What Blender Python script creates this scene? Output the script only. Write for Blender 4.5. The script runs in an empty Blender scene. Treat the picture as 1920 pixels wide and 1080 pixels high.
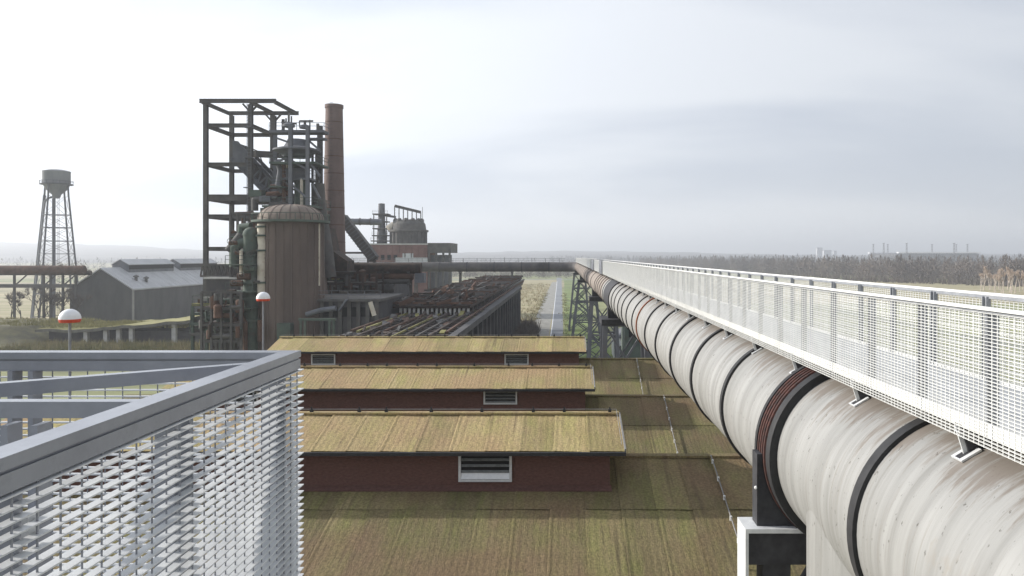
import bpy, math, random
import numpy as np
from mathutils import Vector, Matrix, noise as mnoise

random.seed(7); rng = np.random.default_rng(7)
R = math.radians
sc = bpy.context.scene
col = sc.collection
H = 21.0                       # eye height above the ground; all z below are relative to the eye
F = 1400.0                     # focal length in photo pixels (photo 1920 wide)
GZ = -21.0                     # ground

# ------------------------------------------------------------------ camera
cd = bpy.data.cameras.new('camera'); cam = bpy.data.objects.new('camera', cd); col.objects.link(cam)
cam.location = (0, 0, H); cam.rotation_euler = (R(90), 0, 0)
cd.sensor_width = 36; cd.lens = 36 * F / 1920
cd.shift_x = (960 - 1055) / 1920; cd.shift_y = -(540 - 480) / 1920
cd.clip_start = 0.05; cd.clip_end = 30000
sc.camera = cam

# ------------------------------------------------------------------ light
SUN = Vector((-4.6, 0.95, 1.75)).normalized()          # towards the sun: far left, a little ahead, low
el = math.asin(SUN.z); az = math.atan2(SUN.x, SUN.y)
w = bpy.data.worlds.new('World'); sc.world = w; w.use_nodes = True
nt = w.node_tree; nt.nodes.clear()
def wn(t, **k):
    n = nt.nodes.new(t)
    for a, b in k.items(): setattr(n, a, b)
    return n
L = nt.links.new
out = wn('ShaderNodeOutputWorld'); bg = wn('ShaderNodeBackground'); bg.inputs[1].default_value = 0.10
sky = wn('ShaderNodeTexSky', sky_type='NISHITA', sun_disc=False, sun_elevation=el, sun_rotation=az)
sky.air_density = 1.0; sky.dust_density = 2.0
tc = wn('ShaderNodeTexCoord'); sep = wn('ShaderNodeSeparateXYZ'); L(tc.outputs['Generated'], sep.inputs[0])
def mth(op, a, b=None, c=None):
    n = wn('ShaderNodeMath', operation=op)
    for i, v in enumerate((a, b, c)):
        if v is None: continue
        if isinstance(v, (int, float)): n.inputs[i].default_value = v
        else: L(v, n.inputs[i])
    return n.outputs[0]
den = mth('ADD', mth('MAXIMUM', sep.outputs['Z'], 0.0), 0.22)
cx_ = mth('DIVIDE', sep.outputs['X'], den); cy_ = mth('DIVIDE', sep.outputs['Y'], den)
cmb = wn('ShaderNodeCombineXYZ'); L(cx_, cmb.inputs[0]); L(cy_, cmb.inputs[1]); cmb.inputs[2].default_value = 3.1
mp = wn('ShaderNodeMapping'); mp.inputs['Rotation'].default_value = (0, 0, R(-24)); mp.inputs['Scale'].default_value = (0.55, 1.0, 1)
mp.inputs['Location'].default_value = (0.2, 1.35, 0)
L(cmb.outputs[0], mp.inputs[0])
nz = wn('ShaderNodeTexNoise'); nz.inputs['Scale'].default_value = 0.62; nz.inputs['Detail'].default_value = 6; nz.inputs['Roughness'].default_value = 0.45
nz.inputs['Distortion'].default_value = 0.35
L(mp.outputs[0], nz.inputs['Vector'])
rp = wn('ShaderNodeValToRGB'); rp.color_ramp.interpolation = 'EASE'
rp.color_ramp.elements[0].position = 0.39; rp.color_ramp.elements[0].color = (4.3, 4.8, 5.75, 1)
rp.color_ramp.elements[1].position = 0.57; rp.color_ramp.elements[1].color = (7.1, 7.4, 7.9, 1)
L(nz.outputs['Fac'], rp.inputs[0])
# the veil of cloud brightens towards the sun behind it
dt = wn('ShaderNodeVectorMath', operation='DOT_PRODUCT'); L(tc.outputs['Generated'], dt.inputs[0]); dt.inputs[1].default_value = SUN
g1 = mth('POWER', mth('MULTIPLY_ADD', dt.outputs['Value'], 0.5, 0.5), 2.5)
glow = mth('MULTIPLY_ADD', g1, 0.95, 0.80)
vm = wn('ShaderNodeVectorMath', operation='SCALE'); L(rp.outputs[0], vm.inputs[0]); L(glow, vm.inputs['Scale'])
# thicker air near the horizon pales the cloud base
hzf = mth('MULTIPLY', mth('POWER', 2.718, mth('MULTIPLY', mth('MAXIMUM', sep.outputs['Z'], 0.0), -7.0)), 0.75)
hm_ = wn('ShaderNodeMix', data_type='RGBA'); L(hzf, hm_.inputs['Factor']); L(vm.outputs[0], hm_.inputs['A'])
hv = wn('ShaderNodeVectorMath', operation='SCALE'); hv.inputs[0].default_value = (7.5, 7.8, 8.2); L(glow, hv.inputs['Scale']); L(hv.outputs[0], hm_.inputs['B'])
mx = wn('ShaderNodeMix', data_type='RGBA'); mx.inputs['Factor'].default_value = 0.9
L(sky.outputs[0], mx.inputs['A']); L(hm_.outputs['Result'], mx.inputs['B'])
L(mx.outputs['Result'], bg.inputs[0]); L(bg.outputs[0], out.inputs[0])

sl = bpy.data.lights.new('sun', 'SUN'); sl.energy = 4.6; sl.angle = R(1.0); sl.color = (1.0, 0.955, 0.89)
so = bpy.data.objects.new('sun', sl); col.objects.link(so); so.rotation_euler = (-SUN).to_track_quat('-Z', 'Y').to_euler()
sc.view_settings.view_transform = 'Standard'; sc.view_settings.look = 'None'; sc.view_settings.exposure = 0.32
sc.view_settings.gamma = 1.0; sc.view_settings.use_curve_mapping = False
sc.cycles.use_denoising = True
sc.cycles.max_bounces = 6; sc.cycles.volume_bounces = 0
sc.cycles.use_adaptive_sampling = True

# ------------------------------------------------------------------ materials
def nodes(m): return m.node_tree.nodes, m.node_tree.links
def mat(name, c1, c2=None, scale=1.0, stretch=(1, 1, 1), rough=0.75, metal=0.0, c3=None, scale3=6.0, amt3=0.35, lo=0.35, hi=0.65,
        bump=0.0, bscale=20.0, rand=0.0, detail=6, lo3=0.55, hi3=0.72):
    """two tones mixed by stretched noise, a third as patches; world-space so repeats differ"""
    m = bpy.data.materials.new(name); m.use_nodes = True
    N, K = nodes(m); b = N['Principled BSDF']
    b.inputs['Roughness'].default_value = rough; b.inputs['Metallic'].default_value = metal
    geo = N.new('ShaderNodeNewGeometry'); mp = N.new('ShaderNodeMapping'); mp.inputs['Scale'].default_value = stretch
    K.new(geo.outputs['Position'], mp.inputs[0])
    n1 = N.new('ShaderNodeTexNoise'); n1.inputs['Scale'].default_value = scale; n1.inputs['Detail'].default_value = detail; n1.inputs['Roughness'].default_value = 0.62
    K.new(mp.outputs[0], n1.inputs['Vector'])
    r1 = N.new('ShaderNodeValToRGB'); r1.color_ramp.elements[0].position = lo; r1.color_ramp.elements[1].position = hi
    r1.color_ramp.elements[0].color = (*c1, 1); r1.color_ramp.elements[1].color = (*(c2 or c1), 1)
    K.new(n1.outputs['Fac'], r1.inputs[0]); last = r1.outputs[0]
    if c3:
        n3 = N.new('ShaderNodeTexNoise'); n3.inputs['Scale'].default_value = scale3; n3.inputs['Detail'].default_value = 8; n3.inputs['Roughness'].default_value = 0.7
        K.new(mp.outputs[0], n3.inputs['Vector'])
        r3 = N.new('ShaderNodeValToRGB'); r3.color_ramp.elements[0].position = lo3; r3.color_ramp.elements[1].position = hi3
        r3.color_ramp.elements[0].color = (0, 0, 0, 1); r3.color_ramp.elements[1].color = (amt3, amt3, amt3, 1)
        K.new(n3.outputs['Fac'], r3.inputs[0])
        x = N.new('ShaderNodeMix'); x.data_type = 'RGBA'; K.new(r3.outputs[0], x.inputs['Factor']); K.new(last, x.inputs['A']); x.inputs['B'].default_value = (*c3, 1)
        last = x.outputs['Result']
    if rand:
        oi = N.new('ShaderNodeObjectInfo'); hs = N.new('ShaderNodeHueSaturation')
        mr = N.new('ShaderNodeMapRange'); mr.inputs['To Min'].default_value = 1 - rand; mr.inputs['To Max'].default_value = 1 + rand
        K.new(oi.outputs['Random'], mr.inputs['Value']); K.new(mr.outputs[0], hs.inputs['Value']); K.new(last, hs.inputs['Color']); last = hs.outputs[0]
    K.new(last, b.inputs['Base Color'])
    if bump:
        n2 = N.new('ShaderNodeTexNoise'); n2.inputs['Scale'].default_value = bscale; n2.inputs['Detail'].default_value = 5
        K.new(mp.outputs[0], n2.inputs['Vector'])
        bp = N.new('ShaderNodeBump'); bp.inputs['Strength'].default_value = bump; bp.inputs['Distance'].default_value = 0.05
        K.new(n2.outputs['Fac'], bp.inputs['Height']); K.new(bp.outputs[0], b.inputs['Normal'])
    return m

M = {}
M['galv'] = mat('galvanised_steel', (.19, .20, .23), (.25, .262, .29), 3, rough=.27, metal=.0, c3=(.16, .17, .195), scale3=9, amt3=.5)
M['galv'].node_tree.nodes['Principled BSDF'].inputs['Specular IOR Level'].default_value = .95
M['galv_bar'] = mat('galvanised_bar', (.56, .57, .58), (.70, .71, .71), 5, rough=.4, metal=.05)
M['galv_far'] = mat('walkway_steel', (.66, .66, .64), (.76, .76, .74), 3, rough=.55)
M['deck'] = mat('walkway_deck', (.48, .49, .50), (.58, .59, .60), 2, rough=.7)
M['post'] = mat('post_steel', (.22, .23, .25), (.30, .31, .33), 4, rough=.6, metal=.2)
M['brick'] = mat('dark_brick', (.095, .048, .040), (.15, .075, .06), 9, (1, 1, 2.2), rough=.92, c3=(.07, .045, .04), scale3=4, amt3=.6, bump=.3, bscale=30)
M['frame_w'] = mat('vent_frame', (.50, .51, .53), (.60, .61, .62), 6, rough=.6)
M['black'] = mat('void_black', (.010, .010, .011), None, 1, rough=.9)
M['blade'] = mat('louvre_blade', (.16, .17, .17), (.24, .25, .25), 8, rough=.6)
M['bladelit'] = mat('louvre_blade_lit', (.72, .74, .78), (.80, .82, .85), 8, rough=.5)  # paler copy of the blade, sky reflection on the lowest one put into the colour
M['blackring'] = mat('black_ring', (.014, .014, .016), (.026, .026, .028), 6, rough=.7)
M['blacksteel'] = mat('black_steel', (.022, .022, .026), (.042, .042, .047), 5, rough=.7)
M['rustring'] = mat('rust_ring', (.13, .035, .016), (.26, .085, .035), 5, rough=.9)
M['bellow'] = mat('bellow_rust', (.022, .013, .012), (.085, .028, .02), 9, rough=.85)
M['pipebrown'] = mat('weathered_pipe', (.20, .165, .14), (.31, .27, .235), .8, (.6, 3, .6), rough=.85, c3=(.12, .075, .05), scale3=1.2, amt3=.7)
M['pipedark'] = mat('dark_pipe', (.060, .058, .060), (.11, .10, .095), .5, (1, .4, 1), rough=.9, c3=(.10, .05, .03), scale3=.6, amt3=.5)
M['steel_d'] = mat('dark_steel', (.075, .073, .070), (.125, .118, .11), .6, rough=.85, c3=(.11, .062, .042), scale3=1.1, amt3=.6)
M['steel_b'] = mat('blue_grey_steel', (.11, .115, .13), (.17, .175, .19), .6, rough=.85, c3=(.12, .08, .06), scale3=1.2, amt3=.5)
M['steel_g'] = mat('green_steel', (.060, .080, .066), (.105, .135, .108), .5, rough=.85, c3=(.11, .062, .04), scale3=.9, amt3=.7)
M['rust'] = mat('rust', (.070, .040, .028), (.15, .082, .055), .7, rough=.95, c3=(.05, .05, .045), scale3=1.0, amt3=.7)
M['rustd'] = mat('dark_rust', (.030, .024, .022), (.075, .050, .038), .9, rough=.95, c3=(.10, .09, .05), scale3=1.6, amt3=.4)
M['stove'] = mat('stove_brown', (.105, .080, .068), (.165, .125, .105), .35, (1, 1, .22), rough=.88, c3=(.08, .055, .045), scale3=.8, amt3=.6)
M['dome'] = mat('dome_plate', (.17, .135, .11), (.26, .215, .175), .5, rough=.85, c3=(.33, .27, .20), scale3=.9, amt3=.55)
M['chim'] = mat('chimney_brick', (.150, .108, .095), (.20, .145, .128), .6, (1, 1, .5), rough=.92, c3=(.11, .07, .06), scale3=.8, amt3=.4)
M['cream'] = mat('cream_lagging', (.52, .46, .37), (.66, .60, .50), .8, rough=.8, c3=(.30, .16, .10), scale3=1.4, amt3=.6)
M['conc'] = mat('concrete', (.24, .235, .22), (.34, .33, .30), .4, rough=.9, c3=(.15, .145, .13), scale3=.8, amt3=.7)
M['slabc'] = mat('stained_slab', (.10, .098, .085), (.19, .18, .15), .5, rough=.95, c3=(.16, .16, .07), scale3=1.2, amt3=.8)
M['concd'] = mat('dark_concrete', (.055, .055, .060), (.095, .09, .09), .4, rough=.95)
M['conc_w'] = mat('pale_column', (.42, .41, .39), (.55, .54, .51), .8, rough=.9)
M['redbrick'] = mat('far_red_brick', (.16, .085, .075), (.24, .14, .125), .3, rough=.95, c3=(.14, .15, .12), scale3=.5, amt3=.7)
M['panel'] = mat('pale_panel', (.45, .46, .47), (.6, .61, .62), .6, rough=.8)
M['shedwall'] = mat('shed_wall', (.062, .062, .062), (.10, .098, .095), .3, (1, 1, .4), rough=.92)
M['shedroof'] = mat('shed_roof', (.36, .36, .365), (.47, .47, .475), .25, rough=.6, c3=(.28, .28, .30), scale3=.5, amt3=.5)
M['tank'] = mat('tank_grey', (.18, .19, .205), (.27, .28, .295), .3, (1, 1, .3), rough=.8, c3=(.16, .10, .075), scale3=.6, amt3=.4)
M['asph'] = mat('asphalt', (.19, .20, .215), (.25, .26, .275), .05, rough=.9)
M['white'] = mat('white_paint', (.74, .75, .76), (.82, .82, .82), 2, rough=.6)
M['lampw'] = mat('lamp_white', (.72, .72, .73), (.8, .8, .8), 4, rough=.35)
M['lampr'] = mat('lamp_red', (.50, .045, .020), (.60, .07, .03), 4, rough=.4)
M['bark'] = mat('bark', (.060, .052, .046), (.11, .098, .086), 2, rough=.95)
M['birch'] = mat('birch_bark', (.42, .36, .30), (.56, .49, .42), 1.0, rough=.9)
M['birchtwig'] = mat('birch_twigs', (.36, .27, .21), (.48, .38, .30), .5, rough=.95)
M['twig'] = mat('twigs', (.085, .070, .060), (.14, .115, .098), .5, rough=.95)
M['forest'] = mat('winter_wood', (.085, .075, .070), (.20, .165, .14), .02, rough=1, c3=(.20, .16, .13), scale3=.08, amt3=.7, detail=8)
M['forestd'] = mat('far_wood', (.055, .055, .058), (.13, .118, .108), .012, rough=1, detail=8)
M['grass'] = mat('dry_grass', (.15, .15, .055), (.28, .23, .12), .25, rough=1, c3=(.10, .12, .04), scale3=.6, amt3=.8)
M['moss'] = mat('bank_moss', (.19, .175, .06), (.31, .285, .115), .15, rough=1, c3=(.10, .085, .05), scale3=.5, amt3=.8)
M['soil'] = mat('soil_bank', (.10, .09, .06), (.20, .18, .09), .25, rough=1, c3=(.17, .18, .05), scale3=.7, amt3=.7, bump=.6, bscale=1.5)
M['green'] = mat('green_field', (.145, .20, .055), (.22, .27, .085), .05, (.3, 1, 1), rough=1, c3=(.10, .12, .045), scale3=.07, amt3=.9, lo3=.46, hi3=.6)
M['tan'] = mat('dry_field', (.30, .255, .145), (.43, .37, .225), .06, (.12, 1, 1), rough=1, c3=(.24, .235, .11), scale3=.10, amt3=.85, lo3=.48, hi3=.62)
M['tanw'] = mat('dead_weed', (.28, .23, .13), (.40, .34, .21), .05, rough=1)
M['track'] = mat('ballast', (.20, .19, .165), (.38, .37, .34), .5, rough=1, c3=(.20, .21, .13), scale3=.3, amt3=.6)
M['wire'] = mat('wire', (.20, .195, .19), (.28, .27, .26), 5, rough=.6, metal=.2)
M['clampw'] = mat('clamp_white', (.72, .72, .70), None, 5, rough=.6)

def mat_roof(name, a, b, moss, dark, warm):
    """weathered fibre cement: streaks running down the slope (y), moss in patches, each sheet its own tone"""
    m = mat(name, a, b, 1.0, (1.6, .35, 1), rough=.95, c3=moss, scale3=1.1, amt3=.75, lo3=.42, hi3=.62, bump=.35, bscale=18, lo=.3, hi=.7, rand=.22)
    N, K = nodes(m); bsdf = N['Principled BSDF']; src = bsdf.inputs['Base Color'].links[0].from_socket
    geo = N.new('ShaderNodeNewGeometry'); mp = N.new('ShaderNodeMapping'); mp.inputs['Scale'].default_value = (5.5, .22, .6); K.new(geo.outputs['Position'], mp.inputs[0])
    n = N.new('ShaderNodeTexNoise'); n.inputs['Scale'].default_value = 1.0; n.inputs['Detail'].default_value = 5; K.new(mp.outputs[0], n.inputs['Vector'])
    r = N.new('ShaderNodeValToRGB'); r.color_ramp.elements[0].position = .56; r.color_ramp.elements[1].position = .72
    r.color_ramp.elements[0].color = (0, 0, 0, 1); r.color_ramp.elements[1].color = (.7, .7, .7, 1); K.new(n.outputs['Fac'], r.inputs[0])
    x = N.new('ShaderNodeMix'); x.data_type = 'RGBA'; K.new(r.outputs[0], x.inputs['Factor']); K.new(src, x.inputs['A']); x.inputs['B'].default_value = (*dark, 1)
    n2 = N.new('ShaderNodeTexNoise'); n2.inputs['Scale'].default_value = .35; n2.inputs['Detail'].default_value = 3; K.new(geo.outputs['Position'], n2.inputs['Vector'])
    r2 = N.new('ShaderNodeValToRGB'); r2.color_ramp.elements[0].position = .46; r2.color_ramp.elements[1].position = .66
    r2.color_ramp.elements[0].color = (0, 0, 0, 1); r2.color_ramp.elements[1].color = (.75, .75, .75, 1); K.new(n2.outputs['Fac'], r2.inputs[0])
    y = N.new('ShaderNodeMix'); y.data_type = 'RGBA'; K.new(r2.outputs[0], y.inputs['Factor']); K.new(x.outputs['Result'], y.inputs['A']); y.inputs['B'].default_value = (*warm, 1)
    # fine grit
    n4 = N.new('ShaderNodeTexNoise'); n4.inputs['Scale'].default_value = 14; n4.inputs['Detail'].default_value = 3; K.new(geo.outputs['Position'], n4.inputs['Vector'])
    mr = N.new('ShaderNodeMapRange'); mr.inputs['From Min'].default_value = .3; mr.inputs['From Max'].default_value = .7; mr.inputs['To Min'].default_value = .72; mr.inputs['To Max'].default_value = 1.28
    K.new(n4.outputs['Fac'], mr.inputs['Value'])
    hs = N.new('ShaderNodeHueSaturation'); K.new(mr.outputs[0], hs.inputs['Value']); K.new(y.outputs['Result'], hs.inputs['Color'])
    K.new(hs.outputs[0], bsdf.inputs['Base Color'])
    return m
M['roof_top'] = mat_roof('monitor_sheet', (.29, .215, .10), (.395, .31, .155), (.31, .275, .095), (.165, .12, .062), (.37, .245, .132))
M['roof_main'] = mat_roof('main_sheet', (.150, .118, .055), (.215, .172, .085), (.16, .155, .05), (.088, .066, .036), (.18, .115, .066))

def mat_pipe():
    m = mat('white_pipe', (.205, .203, .193), (.315, .312, .30), .55, (.35, 7, .35), rough=.6, c3=(.165, .158, .142), scale3=1.0, amt3=.6, lo=.3, hi=.62)
    N, K = nodes(m); b = N['Principled BSDF']; src = b.inputs['Base Color'].links[0].from_socket
    geo = N.new('ShaderNodeNewGeometry')
    def layer(src, scale, mpS, lo, hi, amt, c, detail=8):
        mp = N.new('ShaderNodeMapping'); mp.inputs['Scale'].default_value = mpS; K.new(geo.outputs['Position'], mp.inputs[0])
        n = N.new('ShaderNodeTexNoise'); n.inputs['Scale'].default_value = scale; n.inputs['Detail'].default_value = detail; n.inputs['Roughness'].default_value = .7; K.new(mp.outputs[0], n.inputs['Vector'])
        r = N.new('ShaderNodeValToRGB'); r.color_ramp.elements[0].position = lo; r.color_ramp.elements[1].position = hi
        r.color_ramp.elements[0].color = (0, 0, 0, 1); r.color_ramp.elements[1].color = (amt,) * 3 + (1,); K.new(n.outputs['Fac'], r.inputs[0])
        x = N.new('ShaderNodeMix'); x.data_type = 'RGBA'; K.new(r.outputs[0], x.inputs['Factor']); K.new(src, x.inputs['A']); x.inputs['B'].default_value = (*c, 1)
        return x.outputs['Result']
    s = layer(src, 1.0, (.8, 22, .8), .56, .68, .5, (.20, .18, .155))       # drip lines round the shell
    s = layer(s, 1.0, (.8, 1.6, .8), .64, .80, .4, (.26, .195, .125))           # rust bleeding
    s = layer(s, 9.0, (1, 1.6, 1), .64, .70, .8, (.06, .052, .045), 3)          # soot specks
    # grime and rust settled along the crown of the pipe, under the walkway
    sp = N.new('ShaderNodeSeparateXYZ'); K.new(geo.outputs['Normal'], sp.inputs[0])
    mp = N.new('ShaderNodeMapping'); mp.inputs['Scale'].default_value = (.55, 4.5, .55); K.new(geo.outputs['Position'], mp.inputs[0])
    n = N.new('ShaderNodeTexNoise'); n.inputs['Scale'].default_value = 1.1; n.inputs['Detail'].default_value = 9; n.inputs['Roughness'].default_value = .68; K.new(mp.outputs[0], n.inputs['Vector'])
    ad = N.new('ShaderNodeMath'); ad.operation = 'MULTIPLY_ADD'; K.new(sp.outputs['Z'], ad.inputs[0]); ad.inputs[1].default_value = .55; K.new(n.outputs['Fac'], ad.inputs[2])
    r = N.new('ShaderNodeValToRGB'); r.color_ramp.elements[0].position = .90; r.color_ramp.elements[1].position = 1.12
    r.color_ramp.elements[0].color = (0, 0, 0, 1); r.color_ramp.elements[1].color = (.75,) * 3 + (1,); K.new(ad.outputs[0], r.inputs[0])
    x = N.new('ShaderNodeMix'); x.data_type = 'RGBA'; K.new(r.outputs[0], x.inputs['Factor']); K.new(s, x.inputs['A']); x.inputs['B'].default_value = (.15, .122, .098, 1)
    K.new(x.outputs['Result'], b.inputs['Base Color'])
    bp = N.new('ShaderNodeBump'); bp.inputs['Strength'].default_value = .25; bp.inputs['Distance'].default_value = .02; K.new(n.outputs['Fac'], bp.inputs['Height']); K.new(bp.outputs[0], b.inputs['Normal'])
    return m
M['pipe'] = mat_pipe()

def mat_ground():
    m = bpy.data.materials.new('ground'); m.use_nodes = True
    N, K = nodes(m); b = N['Principled BSDF']; b.inputs['Roughness'].default_value = 1
    geo = N.new('ShaderNodeNewGeometry')
    v = N.new('ShaderNodeTexVoronoi'); v.inputs['Scale'].default_value = .0042
    mp = N.new('ShaderNodeMapping'); mp.inputs['Scale'].default_value = (.6, 1.5, 1); K.new(geo.outputs['Position'], mp.inputs[0]); K.new(mp.outputs[0], v.inputs['Vector'])
    sp = N.new('ShaderNodeSeparateColor'); K.new(v.outputs['Color'], sp.inputs[0])
    r = N.new('ShaderNodeValToRGB'); r.color_ramp.interpolation = 'CONSTANT'
    cols = [(0, (.33, .29, .17)), (.25, (.24, .25, .11)), (.45, (.38, .33, .20)), (.65, (.19, .20, .10)), (.8, (.30, .27, .17))]
    e = r.color_ramp.elements; e[0].position, e[0].color = 0, (*cols[0][1], 1); e[1].position, e[1].color = .25, (*cols[1][1], 1)
    for p, c in cols[2:]:
        q = e.new(p); q.color = (*c, 1)
    K.new(sp.outputs[0], r.inputs[0])
    n = N.new('ShaderNodeTexNoise'); n.inputs['Scale'].default_value = .06; n.inputs['Detail'].default_value = 9; K.new(geo.outputs['Position'], n.inputs['Vector'])
    mr = N.new('ShaderNodeMapRange'); mr.inputs['From Min'].default_value = .3; mr.inputs['From Max'].default_value = .7; mr.inputs['To Min'].default_value = .6; mr.inputs['To Max'].default_value = 1.3
    K.new(n.outputs['Fac'], mr.inputs['Value'])
    hs = N.new('ShaderNodeHueSaturation'); K.new(mr.outputs[0], hs.inputs['Value']); K.new(r.outputs[0], hs.inputs['Color']); K.new(hs.outputs[0], b.inputs['Base Color'])
    return m
M['ground'] = mat_ground()

# ------------------------------------------------------------------ mesh helpers
class MB:
    def __init__(s): s.v = []; s.f = []
    def add(s, vs, fs):
        o = len(s.v); s.v += [tuple(v) for v in vs]; s.f += [tuple(o + i for i in f) for f in fs]; return s
    def box(s, x0, x1, y0, y1, z0, z1):
        return s.add([(x0, y0, z0), (x1, y0, z0), (x1, y1, z0), (x0, y1, z0), (x0, y0, z1), (x1, y0, z1), (x1, y1, z1), (x0, y1, z1)],
                     [(0, 3, 2, 1), (4, 5, 6, 7), (0, 1, 5, 4), (1, 2, 6, 5), (2, 3, 7, 6), (3, 0, 4, 7)])
    def bar(s, p, q, wd, ht=None, up=None):
        p = Vector(p); q = Vector(q); ht = ht or wd; d = (q - p).normalized()
        up = Vector(up) if up else (Vector((0, 0, 1)) if abs(d.z) < .95 else Vector((0, 1, 0)))
        a = d.cross(up).normalized() * wd / 2; b = a.cross(d).normalized() * ht / 2
        return s.add([p - a - b, p + a - b, p + a + b, p - a + b, q - a - b, q + a - b, q + a + b, q - a + b],
                     [(0, 1, 2, 3), (7, 6, 5, 4), (0, 4, 5, 1), (1, 5, 6, 2), (2, 6, 7, 3), (3, 7, 4, 0)])
    def ibeam(s, p, q, wd, ht, t=None):
        """H-section: two flanges and a web"""
        p = Vector(p); q = Vector(q); d = (q - p).normalized(); t = t or max(.05, ht * .12)
        up = Vector((0, 0, 1)) if abs(d.z) < .95 else Vector((0, 1, 0))
        a = d.cross(up).normalized(); b = a.cross(d).normalized()
        for sg in (-1, 1):
            o = b * sg * (ht - t) / 2; s.bar(p + o, q + o, wd, t, up)
        s.bar(p, q, t, ht - 2 * t, up); return s
    def tube(s, p, q, r, n=12, r2=None, cap=True):
        p = Vector(p); q = Vector(q); r2 = r if r2 is None else r2; d = (q - p).normalized()
        up = Vector((0, 0, 1)) if abs(d.z) < .95 else Vector((0, 1, 0))
        a = d.cross(up).normalized(); b = a.cross(d)
        vs = []
        for i in range(n):
            t = 2 * math.pi * i / n; e = a * math.cos(t) + b * math.sin(t); vs += [p + e * r, q + e * r2]
        fs = [(2 * i, 2 * i + 1, 2 * ((i + 1) % n) + 1, 2 * ((i + 1) % n)) for i in range(n)]
        if cap: fs += [tuple(2 * i for i in range(n)), tuple(2 * i + 1 for i in reversed(range(n)))]
        return s.add(vs, fs)
    def path(s, pts, r, n=8):
        for p, q in zip(pts[:-1], pts[1:]): s.tube(p, q, r, n)
        for p in pts[1:-1]: s.ball(p, r * 1.02, n, 5)
        return s
    def ball(s, c, r, n=10, k=6, sz=1.0):
        return s.lathe(c, [(r * math.sin(math.pi * j / k), -r * sz * math.cos(math.pi * j / k)) for j in range(k + 1)], n)
    def lathe(s, c, prof, n=24, axis='z'):
        c = Vector(c); vs = []
        for (r, h) in prof:
            for i in range(n):
                t = 2 * math.pi * i / n; e = (r * math.cos(t), r * math.sin(t))
                vs.append(c + (Vector((e[0], e[1], h)) if axis == 'z' else Vector((e[0], h, e[1])) if axis == 'y' else Vector((h, e[0], e[1]))))
        fs = []
        for j in range(len(prof) - 1):
            for i in range(n):
                k = (i + 1) % n
                q = (j * n + i, j * n + k, (j + 1) * n + k, (j + 1) * n + i)
                fs.append(q if axis != 'y' else q[::-1])
        return s.add(vs, fs)
    def quad(s, a, b, c, d): return s.add([a, b, c, d], [(0, 1, 2, 3)])
    def prism(s, poly, y0, y1):
        """polygon of (x,z) swept along y"""
        n = len(poly); vs = [(x, y0, z) for x, z in poly] + [(x, y1, z) for x, z in poly]
        return s.add(vs, [tuple(range(n)), tuple(range(2 * n - 1, n - 1, -1))] + [(i, i + n, (i + 1) % n + n, (i + 1) % n) for i in range(n)])
    def mesh(s, name, m, base=(0, 0, 0), smooth=False):
        me = bpy.data.meshes.new(name); b = Vector(base)
        me.from_pydata([tuple(Vector(v) - b) for v in s.v], [], s.f); me.materials.append(M[m]); me.update()
        if smooth:
            me.polygons.foreach_set('use_smooth', [True] * len(me.polygons))
            try: me.set_sharp_from_angle(angle=R(40))
            except Exception: pass
        return me

BASE = {}
def tagit(o, label, cat, group=None):
    o['label'] = label; o['category'] = cat
    if group: o['group'] = group
def thing(name, label, cat, base, group=None):
    o = bpy.data.objects.new(name, None); col.objects.link(o); o.empty_display_size = .3
    o.location = Vector(base) + Vector((0, 0, H)); BASE[o.name] = Vector(base); tagit(o, label, cat, group); return o
def root(o):
    while o.parent: o = o.parent
    return o
def part(mb, name, m, parent, smooth=False, kind=None, label=None):
    b = BASE[root(parent).name]
    o = bpy.data.objects.new(name, mb.mesh(name, m, b, smooth)); col.objects.link(o); o.parent = parent
    if kind: o['kind'] = kind
    if label: o['label'] = label
    return o
def shared(me, name, parent, loc, rot=None):
    o = bpy.data.objects.new(name, me); col.objects.link(o); o.parent = parent
    o.location = Vector(loc) - BASE[root(parent).name]
    if rot: o.rotation_euler = rot
    return o
def mono(mb, name, m, base, label, cat, group=None, smooth=False):
    o = bpy.data.objects.new(name, mb.mesh(name, m, base, smooth)); col.objects.link(o)
    o.location = Vector(base) + Vector((0, 0, H)); BASE[o.name] = Vector(base); tagit(o, label, cat, group); return o
def struct(mb, name, m, smooth=False, kind='structure'):
    o = bpy.data.objects.new(name, mb.mesh(name, m, (0, 0, 0), smooth)); col.objects.link(o); o.location = (0, 0, H); o['kind'] = kind; BASE[o.name] = Vector((0, 0, 0)); return o
def px(x, y, d):                      # photo pixel at a known distance
    return Vector(((x - 1055) * d / F, d, -(y - 480) * d / F))
def X(x, d): return (x - 1055) * d / F
def Z(y, d): return -(y - 480) * d / F

# ================================================================== the setting
struct(MB().quad((-9000, -600, GZ), (9000, -600, GZ), (9000, 9000, GZ), (-9000, 9000, GZ)), 'ground', 'ground')

def strip(name, m, pts, z):
    """a flat sheet through left/right edge points [(y, x0, x1)]"""
    mb = MB()
    for (a, b, c), (d, e, f) in zip(pts[:-1], pts[1:]): mb.quad((b, a, z), (c, a, z), (f, d, z), (e, d, z))
    return struct(mb, name, m)
strip('dry_field', 'tan', [(150, -20, -1), (300, -24, -1), (660, -38, -4)], GZ + .004)
strip('far_field', 'tan', [(330, 60, 420), (520, 90, 520), (640, 120, 460)], GZ + .004)
strip('green_field', 'green', [(60, 0.6, 14), (230, 0.6, 9), (560, 1.2, 14), (700, 1, 16)], GZ + .006)
strip('pale_field', 'tan', [(250, -330, -150), (420, -480, -200)], GZ + .004)
strip('gravel_track', 'track', [(60, -8.2, -3.6), (160, -8.6, -3.6), (330, -9.5, -3.9), (600, -8.5, -5)], GZ + .010)
strip('road', 'asph', [(60, -3.3, 0.2), (230, -3.4, 0.1), (620, -5.0, -0.8), (720, -6, -1)], GZ + .014)
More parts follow.
